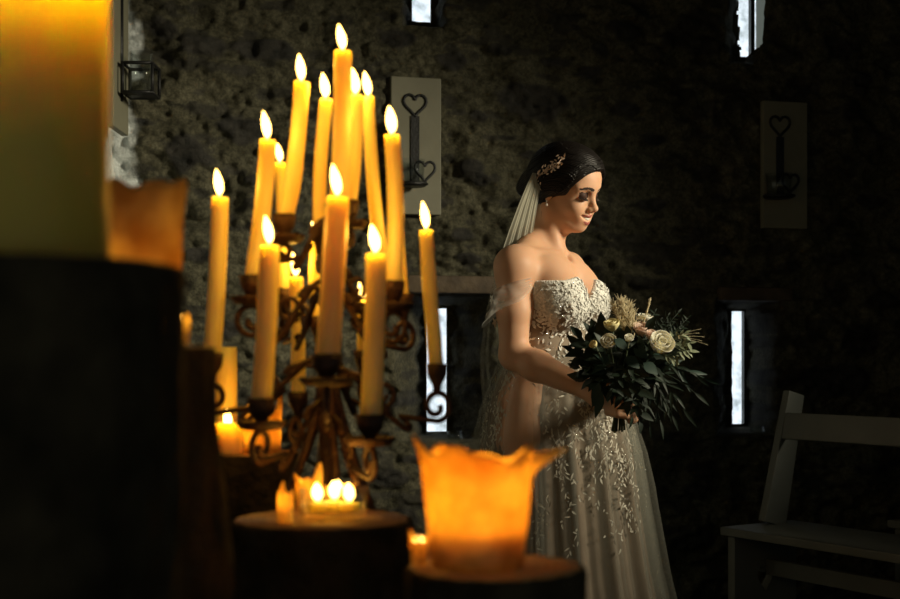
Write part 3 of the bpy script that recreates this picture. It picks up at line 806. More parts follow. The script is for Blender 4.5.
# on the middle log: glass dish with tealights, small shade candle, glass, folded wax
zt3 = LOG3[2]
melted(285, 1.30, zt3, .0085, .0085, .030, 'slim glowing candle left of the tealight dish', [(math.radians(250), .7, .010, -.004)], 51, power=.03, base_amp=.002, fsz=.4)
melted(309, 1.395, zt3, .013, .015, .034, 'melted candle with a pointed rim behind the tealight dish', [(math.radians(320), .35, .022, .004), (math.radians(200), .3, .012, .003)], 52, power=.04, base_amp=.003, fsz=.6)
melted(339, 1.40, zt3, .0155, .0165, .026, 'squat glowing melted candle right behind the tealight dish', [(math.radians(20), .5, .004, .002)], 53, power=.06, base_amp=.002, fsz=.6)
dx, dd_ = (334-450)/F_PX*1.325, 1.325
b = MB(); b.lathe([(0, .0005), (.030, .0005), (.034, .006), (.036, .034), (.034, .034), (.032, .009), (0, .008)], 36, (dx, dd_, zt3)); tag(b.build('glass_dish', M['glass']), 'low round glass dish holding lit tealights on the middle log', 'dish')
for i, (ox, oy, lab) in enumerate(((-.017, -.004, 'left tealight in the glass dish'), (-.001, .017, 'middle tealight at the back of the glass dish'), (.0165, -.004, 'right tealight in the glass dish'))):
    t = empty('tealight', (dx+ox, dd_+oy, zt3+.0085)); tag(t, lab+', burning', 'tealight', None)
    b = MB(); b.lathe([(0, 0), (.0118, 0), (.0122, .013), (.0117, .013), (.0112, .002), (0, .002)], 20, t.location); b.build('clear_cup', M['glass'], t)
    b = MB(); b.lathe([(0, .002), (.0111, .002), (.0111, .0105), (0, .0105)], 20, t.location); b.build('wax', M['wax'], t)
    flame(t.location+Vector((0, 0, .0115)), .020, .012, t, (-.001, 0), .06)
p = ((297-450)/F_PX*1.265, 1.265, zt3)
b = MB(); b.lathe([(0, .0005), (.006, .0005), (.007, .006), (.0075, .040), (.0065, .040), (.0058, .008), (0, .007)], 20, p); tag(b.build('votive_glass', M['glass']), 'slender clear glass in front of the slim glowing candle', 'glass')

# ------------------------------------------------------------------ the bride
Fb = Vector((.85, -.527, 0)).normalized(); Lb = Vector((-Fb.y, Fb.x, 0))       # facing, and her left
AX, AY = .256, 3.32
def bp(f, l, z): return np.array((AX+Fb.x*f+Lb.x*l, AY+Fb.y*f+Lb.y*l, z))
RB = np.array((tuple(Fb), tuple(Lb), (0, 0, 1)))
# head frame
HC = Vector((.303, 3.30, 1.4975)); HS = .925
Fh = Vector((math.sin(math.radians(54)), -math.cos(math.radians(54)), 0)); Lh = Vector((-Fh.y, Fh.x, 0))
pit, rol = math.radians(17), math.radians(6)
f2 = Fh*math.cos(pit)-UZ*math.sin(pit); u2 = UZ*math.cos(pit)+Fh*math.sin(pit)
l2 = Lh*math.cos(rol)+u2*math.sin(rol); u3 = u2*math.cos(rol)-Lh*math.sin(rol)
RH = np.array((tuple(f2), tuple(l2), tuple(u3)))
HCn = np.array(HC)
def hp_(x, y, z): return HCn+HS*(RH.T @ np.array((x, y, z)))
def hl(Pn): return (Pn-HCn) @ RH.T/HS          # world -> head
def hcap(Fd, a, b, ra, rb, k, mode='add'): Fd.capsule(hp_(*a), hp_(*b), ra*HS, rb*HS, k, mode)
def hell(Fd, c, rad, k, mode='add'): Fd.ellipsoid(hp_(*c), [r_*HS for r_ in rad], RH, k, mode)

person = empty('person', (AX, AY, 0))
tag(person, 'smiling dark-haired bride in a beaded off-shoulder gown looking down, holding a bouquet', 'person')

def torso(Fd):
    E = lambda f, l, z, r, k=.03: Fd.ellipsoid(bp(f, l, z), r, RB, k)
    E(.0, 0, 1.19, (.088, .128, .17), .04)
    E(.005, 0, 1.285, (.070, .150, .055), .04)
    E(.005, 0, 1.07, (.082, .112, .13), .05)
    E(-.01, 0, .91, (.112, .158, .15), .06)
    for s in (-1, 1):
        E(.077, s*.066, 1.195, (.064, .066, .064), .022)
        E(.050, s*.072, 1.245, (.06, .06, .06), .04)

def G(z0, z1, hx=.0027):
    return (np.arange(.02, .53, hx), np.arange(2.93, 3.62, hx), z0, z1)
xs_ = np.arange(.06, .56, .0028); ys_ = np.arange(2.93, 3.56, .0028)
zsB = np.concatenate([np.arange(-.01, .90, .012), np.arange(.90, 1.64, .0026)])
B = Field(xs_, ys_, zsB)
torso(B)
S_R, E_R, W_R = bp(-.012, -.158, 1.288), np.array((.163, 3.185, 1.062)), np.array((.336, 3.06, .978))
S_L, E_L, W_L = bp(-.012, .150, 1.288), np.array((.366, 3.42, 1.05)), np.array((.440, 3.14, .965))
for s in (-1, 1):
    B.capsule(bp(-.02, s*.03, 1.365), bp(-.012, s*.125, 1.312), .034, .030, .03)                # trapezius
    B.capsule(bp(.055, s*.018, 1.318), bp(.012, s*.135, 1.327), .008, .008, .016)               # collar bone
B.ellipsoid(bp(.062, 0, 1.322), (.012, .012, .012), RB, .02, 'sub')
for Sx, Ex, Wx in ((S_R, E_R, W_R), (S_L, E_L, W_L)):
    B.ellipsoid(Sx, (.046, .046, .048), RB, .04)
    md = Sx*.5+Ex*.5
    B.capsule(Sx, md, .043, .043, .03); B.capsule(md, Ex, .043, .035, .015)
    m1 = Ex*.68+Wx*.32
    B.capsule(Ex, m1, .036, .039, .02); B.capsule(m1, Wx, .039, .0245, .015)
for s in (-1, 1):
    B.capsule(bp(-.005, s*.085, .84), bp(.01, s*.078, .46), .088, .055, .03)
    B.capsule(bp(.01, s*.078, .46), bp(-.01, s*.075, .10), .054, .036, .02)
    B.capsule(bp(-.02, s*.075, .05), bp(.13, s*.08, .035), .035, .026, .02)
# neck
nk0, nk1 = bp(-.022, 0, 1.335), hp_(-.012, 0, -.035)
B.capsule(nk0, nk1, .052, .047, .03)
B.capsule(bp(.045, -.012, 1.322), hp_(-.012, -.058, -.05), .010, .012, .022)                    # neck muscle
# head
hell(B, (-.012, 0, .035), (.093, .074, .082), .02)
hell(B, (.034, 0, -.022), (.058, .061, .088), .03)
hell(B, (.050, 0, .045), (.048, .058, .05), .03)
for s in (-1, 1):
    hcap(B, (-.004, s*.052, -.052), (  .058, s*.020, -.087), .017, .014, .022)
    hell(B, (.063, s*.034, -.036), (.024, .022, .021), .018)
    hcap(B, (.087, s*.010, .026), (.070, s*.046, .024), .008, .008, .016)
hell(B, (.072, 0, -.0875), (.016, .019, .015), .018)
for s in (-1, 1): hell(B, (.094, s*.031, .004), (.013, .017, .010), .014, 'sub')
for s in (-1, 1): hell(B, (.0745, s*.031, .003), (.0145, .0145, .0125), .004)
hcap(B, (.086, 0, .018), (.106, 0, -.026), .0065, .0085, .012)
hell(B, (.109, 0, -.029), (.0095, .0095, .0085), .008)
for s in (-1, 1): hell(B, (.099, s*.0115, -.034), (.009, .0065, .0075), .006)
for s in (-1, 1): hell(B, (.103, s*.006, -.0415), (.004, .003, .003), .003, 'sub')
hell(B, (.075, 0, -.060), (.020, .032, .022), .016)
mouth = lambda t, z0, x0, up: (x0-.034*abs(t)**2.2, .033*t, z0+up*abs(t)**2)
def mcurve(z0, x0, up, n=10): return [mouth(-1+2*i/n, z0, x0, up) for i in range(n+1)]
UL, LL = mcurve(-.0525, .0960, .009), mcurve(-.0735, .0920, .0290)
cur = mcurve(-.0625, .1035, .0185)
for c_ in range(len(cur)-1):
    t = abs(-1+2*(c_+.5)/10); rr_ = .0095*(1-t*.8)
    hcap(B, cur[c_], cur[c_+1], rr_, rr_, .003, 'sub')
for c_ in range(10):
    t = abs(-1+2*(c_+.5)/10); q = 1-.55*t
    hcap(B, UL[c_], UL[c_+1], .0044*q, .0044*q, .004); hcap(B, LL[c_], LL[c_+1], .0058*q, .0058*q, .004)
for s in (-1, 1):
    hell(B, (-.004, s*.0755, -.002), (.017, .008, .029), .006); hell(B, (.002, s*.083, .002), (.009, .006, .016), .005, 'sub')
# right hand around the stems
BD = np.array((.4056, 3.0, .949)); 
Kn = np.array((.378, 3.012, .962))
B.ellipsoid((W_R*.35+Kn*.65), (.040, .022, .036), np.array(((.86, -.42, -.28), (.42, .9, 0), (.26, -.11, .96))), .016)
B.capsule(W_R, Kn, .023, .022, .014)
def finger(pts, r0, r1, k=.0035):
    pts = [np.array(p) for p in pts]; n = len(pts)-1
    for i in range(n):
        ra = r0+(r1-r0)*i/n; rb = r0+(r1-r0)*(i+1)/n
        B.capsule(pts[i], pts[i+1], ra, rb, .012 if i == 0 else k)
for i, (dz, ln) in enumerate(((.024, .95), (.006, 1.06), (-.012, 1.0), (-.029, .85))):
    z = BD[2]+dz
    finger([(.380, 3.004, z+.004), (.400, 2.977, z), (.400+.024*ln, 2.976, z-.004), (.4056+.022*ln, 2.997, z-.006), (.4056+.010*ln, 3.014, z-.006)], .0092, .0070)
finger([(.366, 3.000, .978), (.382, 2.982, .994), (.402, 2.975, 1.006), (.416, 2.978, 1.014)], .011, .0078)
# left hand behind the stems
Kl = np.array((.436, 3.055, .945)); B.capsule(W_L, Kl, .024, .022, .014)
for dz, ln in ((.020, 1), (.004, 1.05), (-.013, 1), (-.028, .85)):
    z = .935+dz
    finger([(.438, 3.045, z), (.446, 3.018, z), (.440, 2.998, z-.003), (.440-.012*ln, 2.990, z-.004)], .0088, .0068)
finger([(.430, 3.06, .962), (.420, 3.035, .975), (.412, 3.022, .985)], .0105, .0078)
def skin_idx(cn):
    q = hl(cn); x, y, z = q[:, 0], q[:, 1], q[:, 2]; idx = np.zeros(len(cn), int)
    def near(curve, rad):
        m = np.zeros(len(cn), bool)
        for a, c2 in zip(curve[:-1], curve[1:]):
            a = np.array(a); ab = np.array(c2)-a; L = ab @ ab
            t = np.clip(((q-a) @ ab)/L, 0, 1); m |= np.linalg.norm(q-a-t[:, None]*ab, axis=1) < rad
        return m
    def nearyz(curve, rad):
        m = np.zeros(len(cn), bool); qq = q[:, 1:]
        for a, c2 in zip(curve[:-1], curve[1:]):
            a = np.array(a[1:]); ab = np.array(c2[1:])-a; L = ab @ ab
            t = np.clip(((qq-a) @ ab)/L, 0, 1); m |= np.linalg.norm(qq-a-t[:, None]*ab, axis=1) < rad
        return m
    idx[near(UL, .0052) | near(LL, .0066)] = 1
    for s in (-1, 1):
        e = np.linalg.norm((q-np.array((.0745, s*.031, .003)))/np.array((.021, .021, .0150)), axis=1) < 1
        idx[e & (x > .078) & (z > -.006) & (z < .0135)] = 2
        bc = [(.096, s*.013, .0215), (.090, s*.030, .0270), (.072, s*.050, .0215)]
        idx[nearyz(bc, .0036) & (x > .06)] = 3
    return idx
body = B.mesh('body', [M['skin'], M['lips'], M['lid'], M['brow']], person, skin_idx)
# teeth, lashes, earring
b = MB()
tt = [(.0915-.020*abs(-1+2*i/20)**2.2, .025*(-1+2*i/20), -.0605+.013*abs(-1+2*i/20)**2) for i in range(21)]
vs_ = []
for x, y, z in tt:
    for ddx, ddz in ((0, .0072), (.0012, 0), (0, -.0060)): vs_.append(hp_(x+ddx, y, z+ddz*(1-.5*abs(y/.025)**2)))
b.add(vs_, [(i*3+j, (i+1)*3+j, (i+1)*3+j+1, i*3+j+1) for i in range(20) for j in (0, 1)])
o = b.build('teeth', M['teeth'], person); md = o.modifiers.new('solid', 'SOLIDIFY'); md.thickness = .003
for s in (-1, 1):
    b = MB()
    for i in range(15):
        t = -1+2*i/14
        base = hp_(.0905-.010*t*t-(.004 if s*t > 0 else 0)*abs(t), s*.031+.0145*t, -.0045+.003*t*t)
        tip = hp_(.0985-.010*t*t-(.004 if s*t > 0 else 0)*abs(t), s*.031+.0180*t, -.0085+.002*t*t)
        b.tube([base, (Vector(base)+Vector(tip))/2-UZ*.0012, tip], [.0016, .0012, .0004], 5)
    b.build('eyelashes', M['brow'], person)
b = MB(); e0 = hp_(-.002, -.080, -.031); b.ball(e0, .0022, 8); b.ball(e0-np.array((0, 0, .010)), .0036, 8); b.tube([e0, e0-np.array((0, 0, .011))], .001, 5)
b.build('earring', M['pearl'], person)

# hair
xh = np.arange(.12, .46, .0028)
Hr = Field(xh, np.arange(3.08, 3.52, .0028), np.arange(1.36, 1.66, .0028))
hell(Hr, (-.018, 0, .044), (.106, .086, .089), .02)
hell(Hr, (.014, 0, .068), (.092, .076, .062), .03)
hell(Hr, (.030, .050, .040), (.062, .034, .050), .02)
hell(Hr, (.032, -.046, .046), (.052, .032, .042), .02)
for s in (-1, 1): hell(Hr, (-.024, s*.042, .012), (.080, .048, .062), .03)
hell(Hr, (-.102, -.004, .000), (.044, .054, .042), .016)
hell(Hr, (-.118, -.020, -.020), (.028, .032, .026), .012); hell(Hr, (-.112, .02, .018), (.030, .032, .028), .012)
for a in range(5):
    y = -.078+.012*a
    hcap(Hr, (.050-.006*a, y*.93, .052+.008*a), (-.02, -.089+.005*a, .022+.010*a), .010, .012, .008); hcap(Hr, (-.02, -.089+.005*a, .022+.010*a), (-.098, -.040, .0+.006*a), .012, .010, .008)
hell(Hr, (.113, .006, -.020), (.096, .094, .097), .012, 'sub')
hcap(Hr, (.04, -.10, -.06), (.04, .10, -.06), .052, .052, .01, 'sub')
Hr.mesh('hair', [M['hair']], person, smooth_it=1)
# brushed strands from the hairline back to the bun
def strands():
    rs = random.Random(41); b = MB(); hl_ = [(602, 176), (596, 168), (588, 166), (580, 172), (574, 182), (567, 190), (556, 196)]
    for i in range(110):
        k = rs.random()*(len(hl_)-1.001); j = int(k); f = k-j
        s0 = (hl_[j][0]*(1-f)+hl_[j+1][0]*f, hl_[j][1]*(1-f)+hl_[j+1][1]*f)
        q = k/(len(hl_)-1); e0_ = (527+rs.uniform(-3, 6), 170+22*q+rs.uniform(-4, 4)); m0 = (567-6*q+rs.uniform(-5, 5), 132+52*q+rs.uniform(-4, 4))
        pts = []
        for t in np.linspace(.04, .97, 18):
            p, n = on_head(s0[0]*(1-t)**2+m0[0]*2*t*(1-t)+e0_[0]*t*t, s0[1]*(1-t)**2+m0[1]*2*t*(1-t)+e0_[1]*t*t)
            if n is None or p.y < 3.1: continue
            pts.append(p+n*.0006)
        if len(pts) > 6 and max((pts[i+1]-pts[i]).length for i in range(len(pts)-1)) < .03:
            b.tube(pts, rs.uniform(.0009, .0022), 5)
    return b
def flyaways():
    rs = random.Random(77); b = MB()
    for i in range(26):
        q = rs.choice([(rs.uniform(540, 590), rs.uniform(146, 152)), (rs.uniform(521, 532), rs.uniform(178, 202)), (rs.uniform(596, 601), rs.uniform(160, 172)), (rs.uniform(530, 545), rs.uniform(200, 206))])
        p, n = on_head(*q)
        if p.y < 3.1: continue
        d = (n+Vector((rs.gauss(0, .8), rs.gauss(0, .4), rs.gauss(-.2, .8)))).normalized(); L = rs.uniform(.012, .030)
        b.tube([p-n*.002, p+d*L*.5+n*.002, p+d*L-UZ*L*.35], [.0006, .0005, .0002], 4)
    return b
# hairpiece: gilt vine across the side of the hair
hbvh = BVHTree.FromObject(bpy.data.objects['hair'], bpy.context.evaluated_depsgraph_get()) if False else None
def on_head(px, py):
    o = Vector((0, 0, H)); d = (P(px, py, 3.3)-o).normalized()
    hit = hair_tree.ray_cast(o, d)
    return (hit[0], hit[1]) if hit[0] is not None else (P(px, py, 3.05), Vector((0, -1, 0)))
hm = bpy.data.objects['hair'].data
hair_tree = BVHTree.FromPolygons([v.co[:] for v in hm.vertices], [p.vertices[:] for p in hm.polygons])
b = MB(); vine = [(536, 183), (539, 177), (544, 172), (549, 170), (554, 167), (559, 163), (563, 158)]
strands().build('hair_strands', M['hair'], bpy.data.objects['hair']); flyaways().build('loose_hairs', M['hair'], bpy.data.objects['hair'])
pts = []
for q in vine:
    p, n = on_head(*q); pts.append(p+n*.003)
b.tube(pts, .0012, 6)
rr2 = random.Random(5)
for i in range(64):
    k = rr2.random()*(len(vine)-1.01); j = int(k); f = k-j
    qx = vine[j][0]+(vine[j+1][0]-vine[j][0])*f+rr2.gauss(0, 1.8); qy = vine[j][1]+(vine[j+1][1]-vine[j][1])*f+rr2.gauss(0, 2.4)
    p, n = on_head(qx, qy)
    dr = Vector((rr2.uniform(-1, 1), rr2.uniform(-.3, .3), rr2.uniform(-1, 1)))
    b.leaf(p+n*.003, dr-n*dr.dot(n)+n*.35, n, rr2.uniform(.007, .012), rr2.uniform(.0035, .0055), seg=4)
b.build('hairpiece', M['gold'], person)

# bodice
Bo = Field(np.arange(.06, .50, .0032), np.arange(3.08, 3.56, .0032), np.arange(.98, 1.32, .0032))
torso(Bo); Bo.F -= .0065
X, Y, Zg2 = np.meshgrid(Bo.xs, Bo.ys, Bo.zs, indexing='ij', sparse=True)
lf = (X-AX)*Lb.x+(Y-AY)*Lb.y; ff = (X-AX)*Fb.x+(Y-AY)*Fb.y
al = np.abs(lf)
ztop = 1.196+.068*np.clip(al/.055, 0, 1)**.9-.012*np.clip((al-.06)/.05, 0, 1)
ztop = np.where(ff > 0, ztop, 1.238-.03*np.clip(-ff/.06, 0, 1))
Bo.F = np.maximum(np.maximum(Bo.F, (Zg2-ztop).astype(np.float32)), (1.03-Zg2).astype(np.float32))
bod = Bo.mesh('bodice', [M['blush'], M['lace']], person, lambda cn: (cn[:, 2] > 1.165+.02*np.sin(cn[:, 0]*90)+.012*np.sin(cn[:, 1]*140)).astype(int), smooth_it=1)
bm_ = bod.data
def lace_on(tree, samples, parent, name, size, seed, flow, lift=.0015, dens=1):
    b = MB(); rr_ = random.Random(seed)
    for p, n in samples:
        d = flow(p, n)+Vector((rr_.gauss(0, .35), rr_.gauss(0, .35), rr_.gauss(0, .35)))
        d = d-n*d.dot(n)
        if d.length < 1e-4: continue
        d = d.normalized()+n*rr_.uniform(.02, .2)
        L = size*rr_.uniform(.7, 1.4)
        b.leaf(p+n*lift, d, n, L, L*rr_.uniform(.34, .48), fold=.25, curl=rr_.uniform(-.1, .25), th=.0008, seg=4)
    return b.build(name, M['lace'], parent)
cands = []
for pl_ in bm_.polygons:
    c = Vector(pl_.center); n = Vector(pl_.normal)
    l_ = (c.x-AX)*Lb.x+(c.y-AY)*Lb.y; f_ = (c.x-AX)*Fb.x+(c.y-AY)*Fb.y
    zt_l = 1.196+.068*min(1, abs(l_)/.055)**.9-.012*max(0, min(1, (abs(l_)-.06)/.05))
    if n.z > .8 or n.z < -.8 or f_ < -.10 or c.z > zt_l-.008: continue
    cands.append((c, n, l_, f_))
rr2 = random.Random(9); rr2.shuffle(cands)
sel = []
for c, n, l_, f_ in cands:
    up = (c.z-1.13)/.12
    pr = .9 if up > 0 else .35
    if rr2.random() < pr: sel.append((c, n))
    if len(sel) > 2300: break
lace_on(None, sel, bod, 'lace_applique', .0115, 4, lambda p, n: Vector((.9*math.sin(p.z*95+p.y*60), .5*math.cos(p.x*70), .7*math.sin(p.y*80+2)+.3)))
rr2 = random.Random(12); b = MB()
for c, n, l_, f_ in rr2.sample(cands, 130): b.ball(c+n*.004, .0019, 5)
b.build('sequins', M['sequin'], bod)

# skirt
def prof_sk(z):
    t = max(0, min(1, (1.075-z)/1.06))
    rad = np.interp(t, [0, .07, .15, .25, .38, .55, .75, 1], [.108, .138, .170, .190, .199, .217, .252, .33])
    cx = np.interp(t, [0, .2, .5, 1], [.272, .283, .300, .325]); cy = np.interp(t, [0, 1], [3.325, 3.34])
    return rad, cx, cy
def sk_pt(a, z, off=0.0, amp=1.0, ph=0.0):
    rad, cx, cy = prof_sk(z); t = (1.075-z)/1.06
    w_ = amp*(.010*math.sin(17*a+1.3*math.sin(3*a)+ph)+.006*math.sin(31*a+2+ph)+.010*math.sin(7*a+ph*2))*min(1, t*3)*(.6+t)
    r_ = rad+off+w_
    return Vector((cx+r_*math.cos(a)*1.03, cy+r_*math.sin(a)*.92, z))
def skirt_mesh(name, mat, parent, off, amp, ph, z0=1.075, n=220, rows=60, hem=.012):
    b = MB(); vs_ = []
    for i in range(rows+1):
        z = z0+(hem-z0)*i/rows
        for k in range(n): vs_.append(sk_pt(2*math.pi*k/n, z, off, amp, ph))
    b.add(vs_, [(i*n+k, (i+1)*n+k, (i+1)*n+(k+1) % n, i*n+(k+1) % n) for i in range(rows) for k in range(n)])
    return b.build(name, mat, parent)
skirt = skirt_mesh('skirt', M['blush'], person, 0, .8, 0)
skirt_mesh('tulle_layer', M['tulle'], skirt, .012, 1.3, .8, hem=.010)
skirt_mesh('tulle_layer', M['tulle'], skirt, .022, 1.6, 2.1, hem=.008)
# vines of lace leaves running down the skirt
rr2 = random.Random(17); samp = []; flows = []
b = MB(); sq = MB()
for v in range(62):
    a = math.radians(rr2.uniform(175, 395)); z = rr2.uniform(.35, 1.03); ln = rr2.uniform(.10, .28)
    if rr2.random() < .45: z = rr2.uniform(.80, 1.05)
    if z > .6: pass
    for j in range(int(ln/.008)):
        zz_ = z-j*.008
        if zz_ < .05: break
        aa = a+.10*math.sin(j*.28+v)+.01*rr2.gauss(0, 1)
        p = sk_pt(aa, zz_, .016, 1.0, .4); n = Vector((math.cos(aa), math.sin(aa), .1)).normalized()
        s_ = 1 if j % 2 else -1; tang = Vector((-math.sin(aa), math.cos(aa), 0))
        d = Vector((0, 0, -1))+tang*(s_*rr2.uniform(.0, 1.3))+n*rr2.uniform(.05, .3)+Vector((0, 0, rr2.gauss(0, .5)))
        if rr2.random() < .25: continue
        p = p+tang*rr2.gauss(0, .007)
        b.leaf(p, d, n, rr2.uniform(.007, .018), rr2.uniform(.003, .006), fold=.3, curl=.1, th=.0007, seg=4)
        if rr2.random() < .18: sq.ball(p+n*.006+tang*rr2.gauss(0, .012), .0018, 5)
for v in range(520):                                      # dense fringe of leaves falling from the waist
    aa = math.radians(rr2.uniform(188, 350)); zz_ = 1.02-.26*rr2.random()**1.5+.02*math.sin(aa*9)
    p = sk_pt(aa, zz_, .014, 1.0, .4); n = Vector((math.cos(aa), math.sin(aa), .1)).normalized(); tang = Vector((-math.sin(aa), math.cos(aa), 0))
    if math.sin(aa*14+zz_*6) < -.1: continue
    b.leaf(p, Vector((0, 0, -1))+tang*rr2.gauss(0, .45)+n*.15, n, rr2.uniform(.010, .024), rr2.uniform(.003, .0055), fold=.3, curl=.1, th=.0007, seg=4)
b.build('lace_applique', M['lace_dim'], skirt); sq.build('sequins', M['sequin'], skirt)

# off-shoulder tulle drape around the near arm
b = MB(); n = 60; rows = 16; vs_ = []
Sr, Er = Vector(S_R), Vector(E_R); axA = (Er-Sr).normalized()
fw = (Fb-axA*Fb.dot(axA)).normalized(); sd = axA.cross(fw)
for i in range(rows+1):
    v = i/rows
    for k in range(n):
        a = 2*math.pi*k/n
        side = .5-.5*math.cos(a+.5)                       # 0 at the front (bodice side), 1 at the back
        top = .028+.030*side; bot = .050+.100*side+.008*math.sin(3*a)
        s_ = top+(bot-top)*v
        r_ = .050+.012*v*side+.022*side*v**2+.0025*math.sin(v*22+2.5*a)+.0015*math.sin(9*a+7*v)
        vs_.append(Sr+axA*s_+fw*(r_*math.cos(a))+sd*(r_*math.sin(a)))
b.add(vs_, [(i*n+k, (i+1)*n+k, (i+1)*n+(k+1) % n, i*n+(k+1) % n) for i in range(rows) for k in range(n)])
sl = b.build('tulle_sleeve', M['sleeve'], person)
for s0, a0 in ((.085, 2.2), (.125, 2.6), (.10, 1.6), (.14, 3.3), (.075, 4.6)):
    c = Sr+axA*s0+fw*(.060*math.cos(a0))+sd*(.060*math.sin(a0)); nn = (fw*math.cos(a0)+sd*math.sin(a0))
    b = MB()
    for q in range(5): b.leaf(c, axA*math.cos(q*1.256)+nn.cross(axA)*math.sin(q*1.256)+nn*.3, nn, .014, .007, seg=4)
    b.build('lace_flower', M['lace'], sl)

# veil: fixed at the back of the hair, falling behind the shoulders
vrow = [  # z, centre px at the silhouette side, breadth control (left px, right px, depth)
    (1.535, 533, 541, 3.24, 3.26), (1.50, 527, 540, 3.225, 3.235), (1.45, 519, 537, 3.215, 3.245), (1.38, 509, 533, 3.215, 3.275), (1.32, 501, 531, 3.26, 3.42),
    (1.25, 494, 535, 3.31, 3.52), (1.15, 487, 540, 3.30, 3.56), (1.05, 482, 545, 3.28, 3.58), (.92, 485, 550, 3.26, 3.60), (.75, 483, 555, 3.25, 3.64), (.5, 474, 560, 3.23, 3.70), (.02, 462, 570, 3.2, 3.78)]
b = MB(); n = 34; rows = 70; vs_ = []
zc_ = np.array([v[0] for v in vrow])[::-1]
for i in range(rows+1):
    z = 1.535+(.02-1.535)*i/rows
    lx, rx, ld, rd = [float(np.interp(z, zc_, np.array([v[j] for v in vrow])[::-1])) for j in (1, 2, 3, 4)]
    p0 = Vector(((lx-450)/F_PX*ld, ld, z)); p1 = Vector(((rx-450)/F_PX*rd, rd, z))
    for k in range(n+1):
        u = k/n; p = p0.lerp(p1, u)
        out = -Fb*(.05*math.sin(math.pi*u)*max(0, min(1, (i-8)/10)))
        p = p+out+Vector((1, -.5, 0))*((.006 if z < 1.25 else .003)*math.sin(u*26+z*3)*min(1, i/12)+.003*math.sin(u*51+2))
        vs_.append(p)
b.add(vs_, [(i*(n+1)+k, (i+1)*(n+1)+k, (i+1)*(n+1)+k+1, i*(n+1)+k+1) for i in range(rows) for k in range(n)])
b.build('veil', M['veil'], person)

# ------------------------------------------------------------------ the bouquet
hand = Vector((.4056, 3.0, .949))
bq = empty('bouquet', hand); tag(bq, 'bridal bouquet of cream roses, dried grasses and dark greenery held in her hands', 'bouquet')
rb = random.Random(23)
def path(a, c, sag=.0, n=8):
    a, c = Vector(a), Vector(c); m = (a+c)/2+Vector((0, 0, sag)); return [a*(1-t)**2+m*2*t*(1-t)+c*t*t for t in [i/n for i in range(n+1)]]
# stems below the grip
for i in range(11):
    a = rb.uniform(0, 6.28); r_ = .011*math.sqrt(rb.random())
    top = hand+Vector((r_*math.cos(a), r_*math.sin(a), .03)); bot = hand+Vector((r_*1.7*math.cos(a)-.004, r_*1.7*math.sin(a), -.070+rb.uniform(-.006, .004)))
    b = MB(); b.tube([top, hand+Vector((r_*.8*math.cos(a), r_*.8*math.sin(a), -.01)), bot], .0027, 6); b.build('stem', M['stem'], bq)
def rose(c, r, ax, mat, closed=.5):
    c = Vector(c); ax = Vector(ax).normalized(); q = UZ.rotation_difference(ax); b = MB()
    for ring, (n, rr_, tilt, hgt) in enumerate(((3, .34, .05, .80), (3, .66, .12, .84), (4, 1.0, .4*(1.3-closed), .72))):
        for k in range(n):
            a0 = 2*math.pi*k/n+ring*.7+rb.uniform(-.1, .1); w_ = 1.5*math.pi/n*1.25
            vs_ = []
            for i in range(7):
                v = i/6
                for j in range(7):
                    u = -1+2*j/6
                    aa = a0+u*w_*(.55+.45*math.sin(math.pi*min(1, v*.75)))
                    rad_ = r*rr_*(.25+.75*math.sin(min(1.45, v*1.7)))*(1+tilt*v*.5)+r*.04*v**3
                    zz_ = r*(-.8+(hgt+.8)*v*(1-.22*u*u))
                    vs_.append(c+q @ Vector((rad_*math.cos(aa), rad_*math.sin(aa), zz_)))
            b.add(vs_, [(i*7+j, i*7+j+1, (i+1)*7+j+1, (i+1)*7+j) for i in range(6) for j in range(6)])
    b.ball(c+ax*(-.15*r), .45*r, 8)
    o = b.build('rose', mat, bq); m_ = o.modifiers.new('solid', 'SOLIDIFY'); m_.thickness = .0007
    b = MB(); b.tube(path(c-ax*r*.7, hand+Vector((0, 0, .02))), .0022, 6); b.build('flower_stem', M['stem'], o)
for px, py, r_, d, ax, mt, cl in ((660,345,11.5,2.90,(.25,-.75,.55),'rose',.75), (609,343,7.5,2.92,(-.25,-.75,.5),'rose',.9), (612,326,7,2.98,(-.2,-.4,.9),'rose_yellow',.6),
        (629,339,4.5,2.93,(0,-.7,.7),'rose',1.0), (641,331,8,2.99,(.1,-.5,.8),'rose_pink',.4), (644,320,7.5,3.05,(.1,-.2,.95),'rose',.5), (594,345,4,2.96,(-.6,-.5,.5),'rose_yellow',1.0), (651,336,5.5,2.95,(.2,-.6,.7),'rose_pink',.7)):
    rose(P(px, py, d), r_*d/F_PX, ax, M[mt], cl)
def plume(px0, py0, px1, py1, d, nb, spread, name, L0=.012, mat='straw'):
    a, c = P(px0, py0, d), P(px1, py1, d+.02); b = MB(); ax = (c-a)
    b.tube([hand+Vector((0, 0, .03)), a, c], [.0014, .0012, .0006], 5)
    for i in range(nb):
        t = rb.random()**.8; p = a+ax*t
        dr = ax.normalized()+Vector((rb.gauss(0, spread), rb.gauss(0, spread), rb.gauss(0, spread*.6)))
        e = p+dr.normalized()*L0*rb.uniform(.6, 1.5)
        b.tube([p, (p+e)/2+UZ*.0006, e], [.0007, .0006, .0003], 4)
    return b.build(name, M[mat], bq)
plume(632, 331, 621, 303, 2.98, 260, .55, 'pampas_plume', .020); plume(627, 333, 613, 306, 3.0, 200, .5, 'pampas_plume', .018); plume(636, 328, 629, 304, 3.02, 180, .5, 'pampas_plume', .016)
plume(646, 316, 650, 300, 3.0, 260, .22, 'bunny_tail_grass', .006)
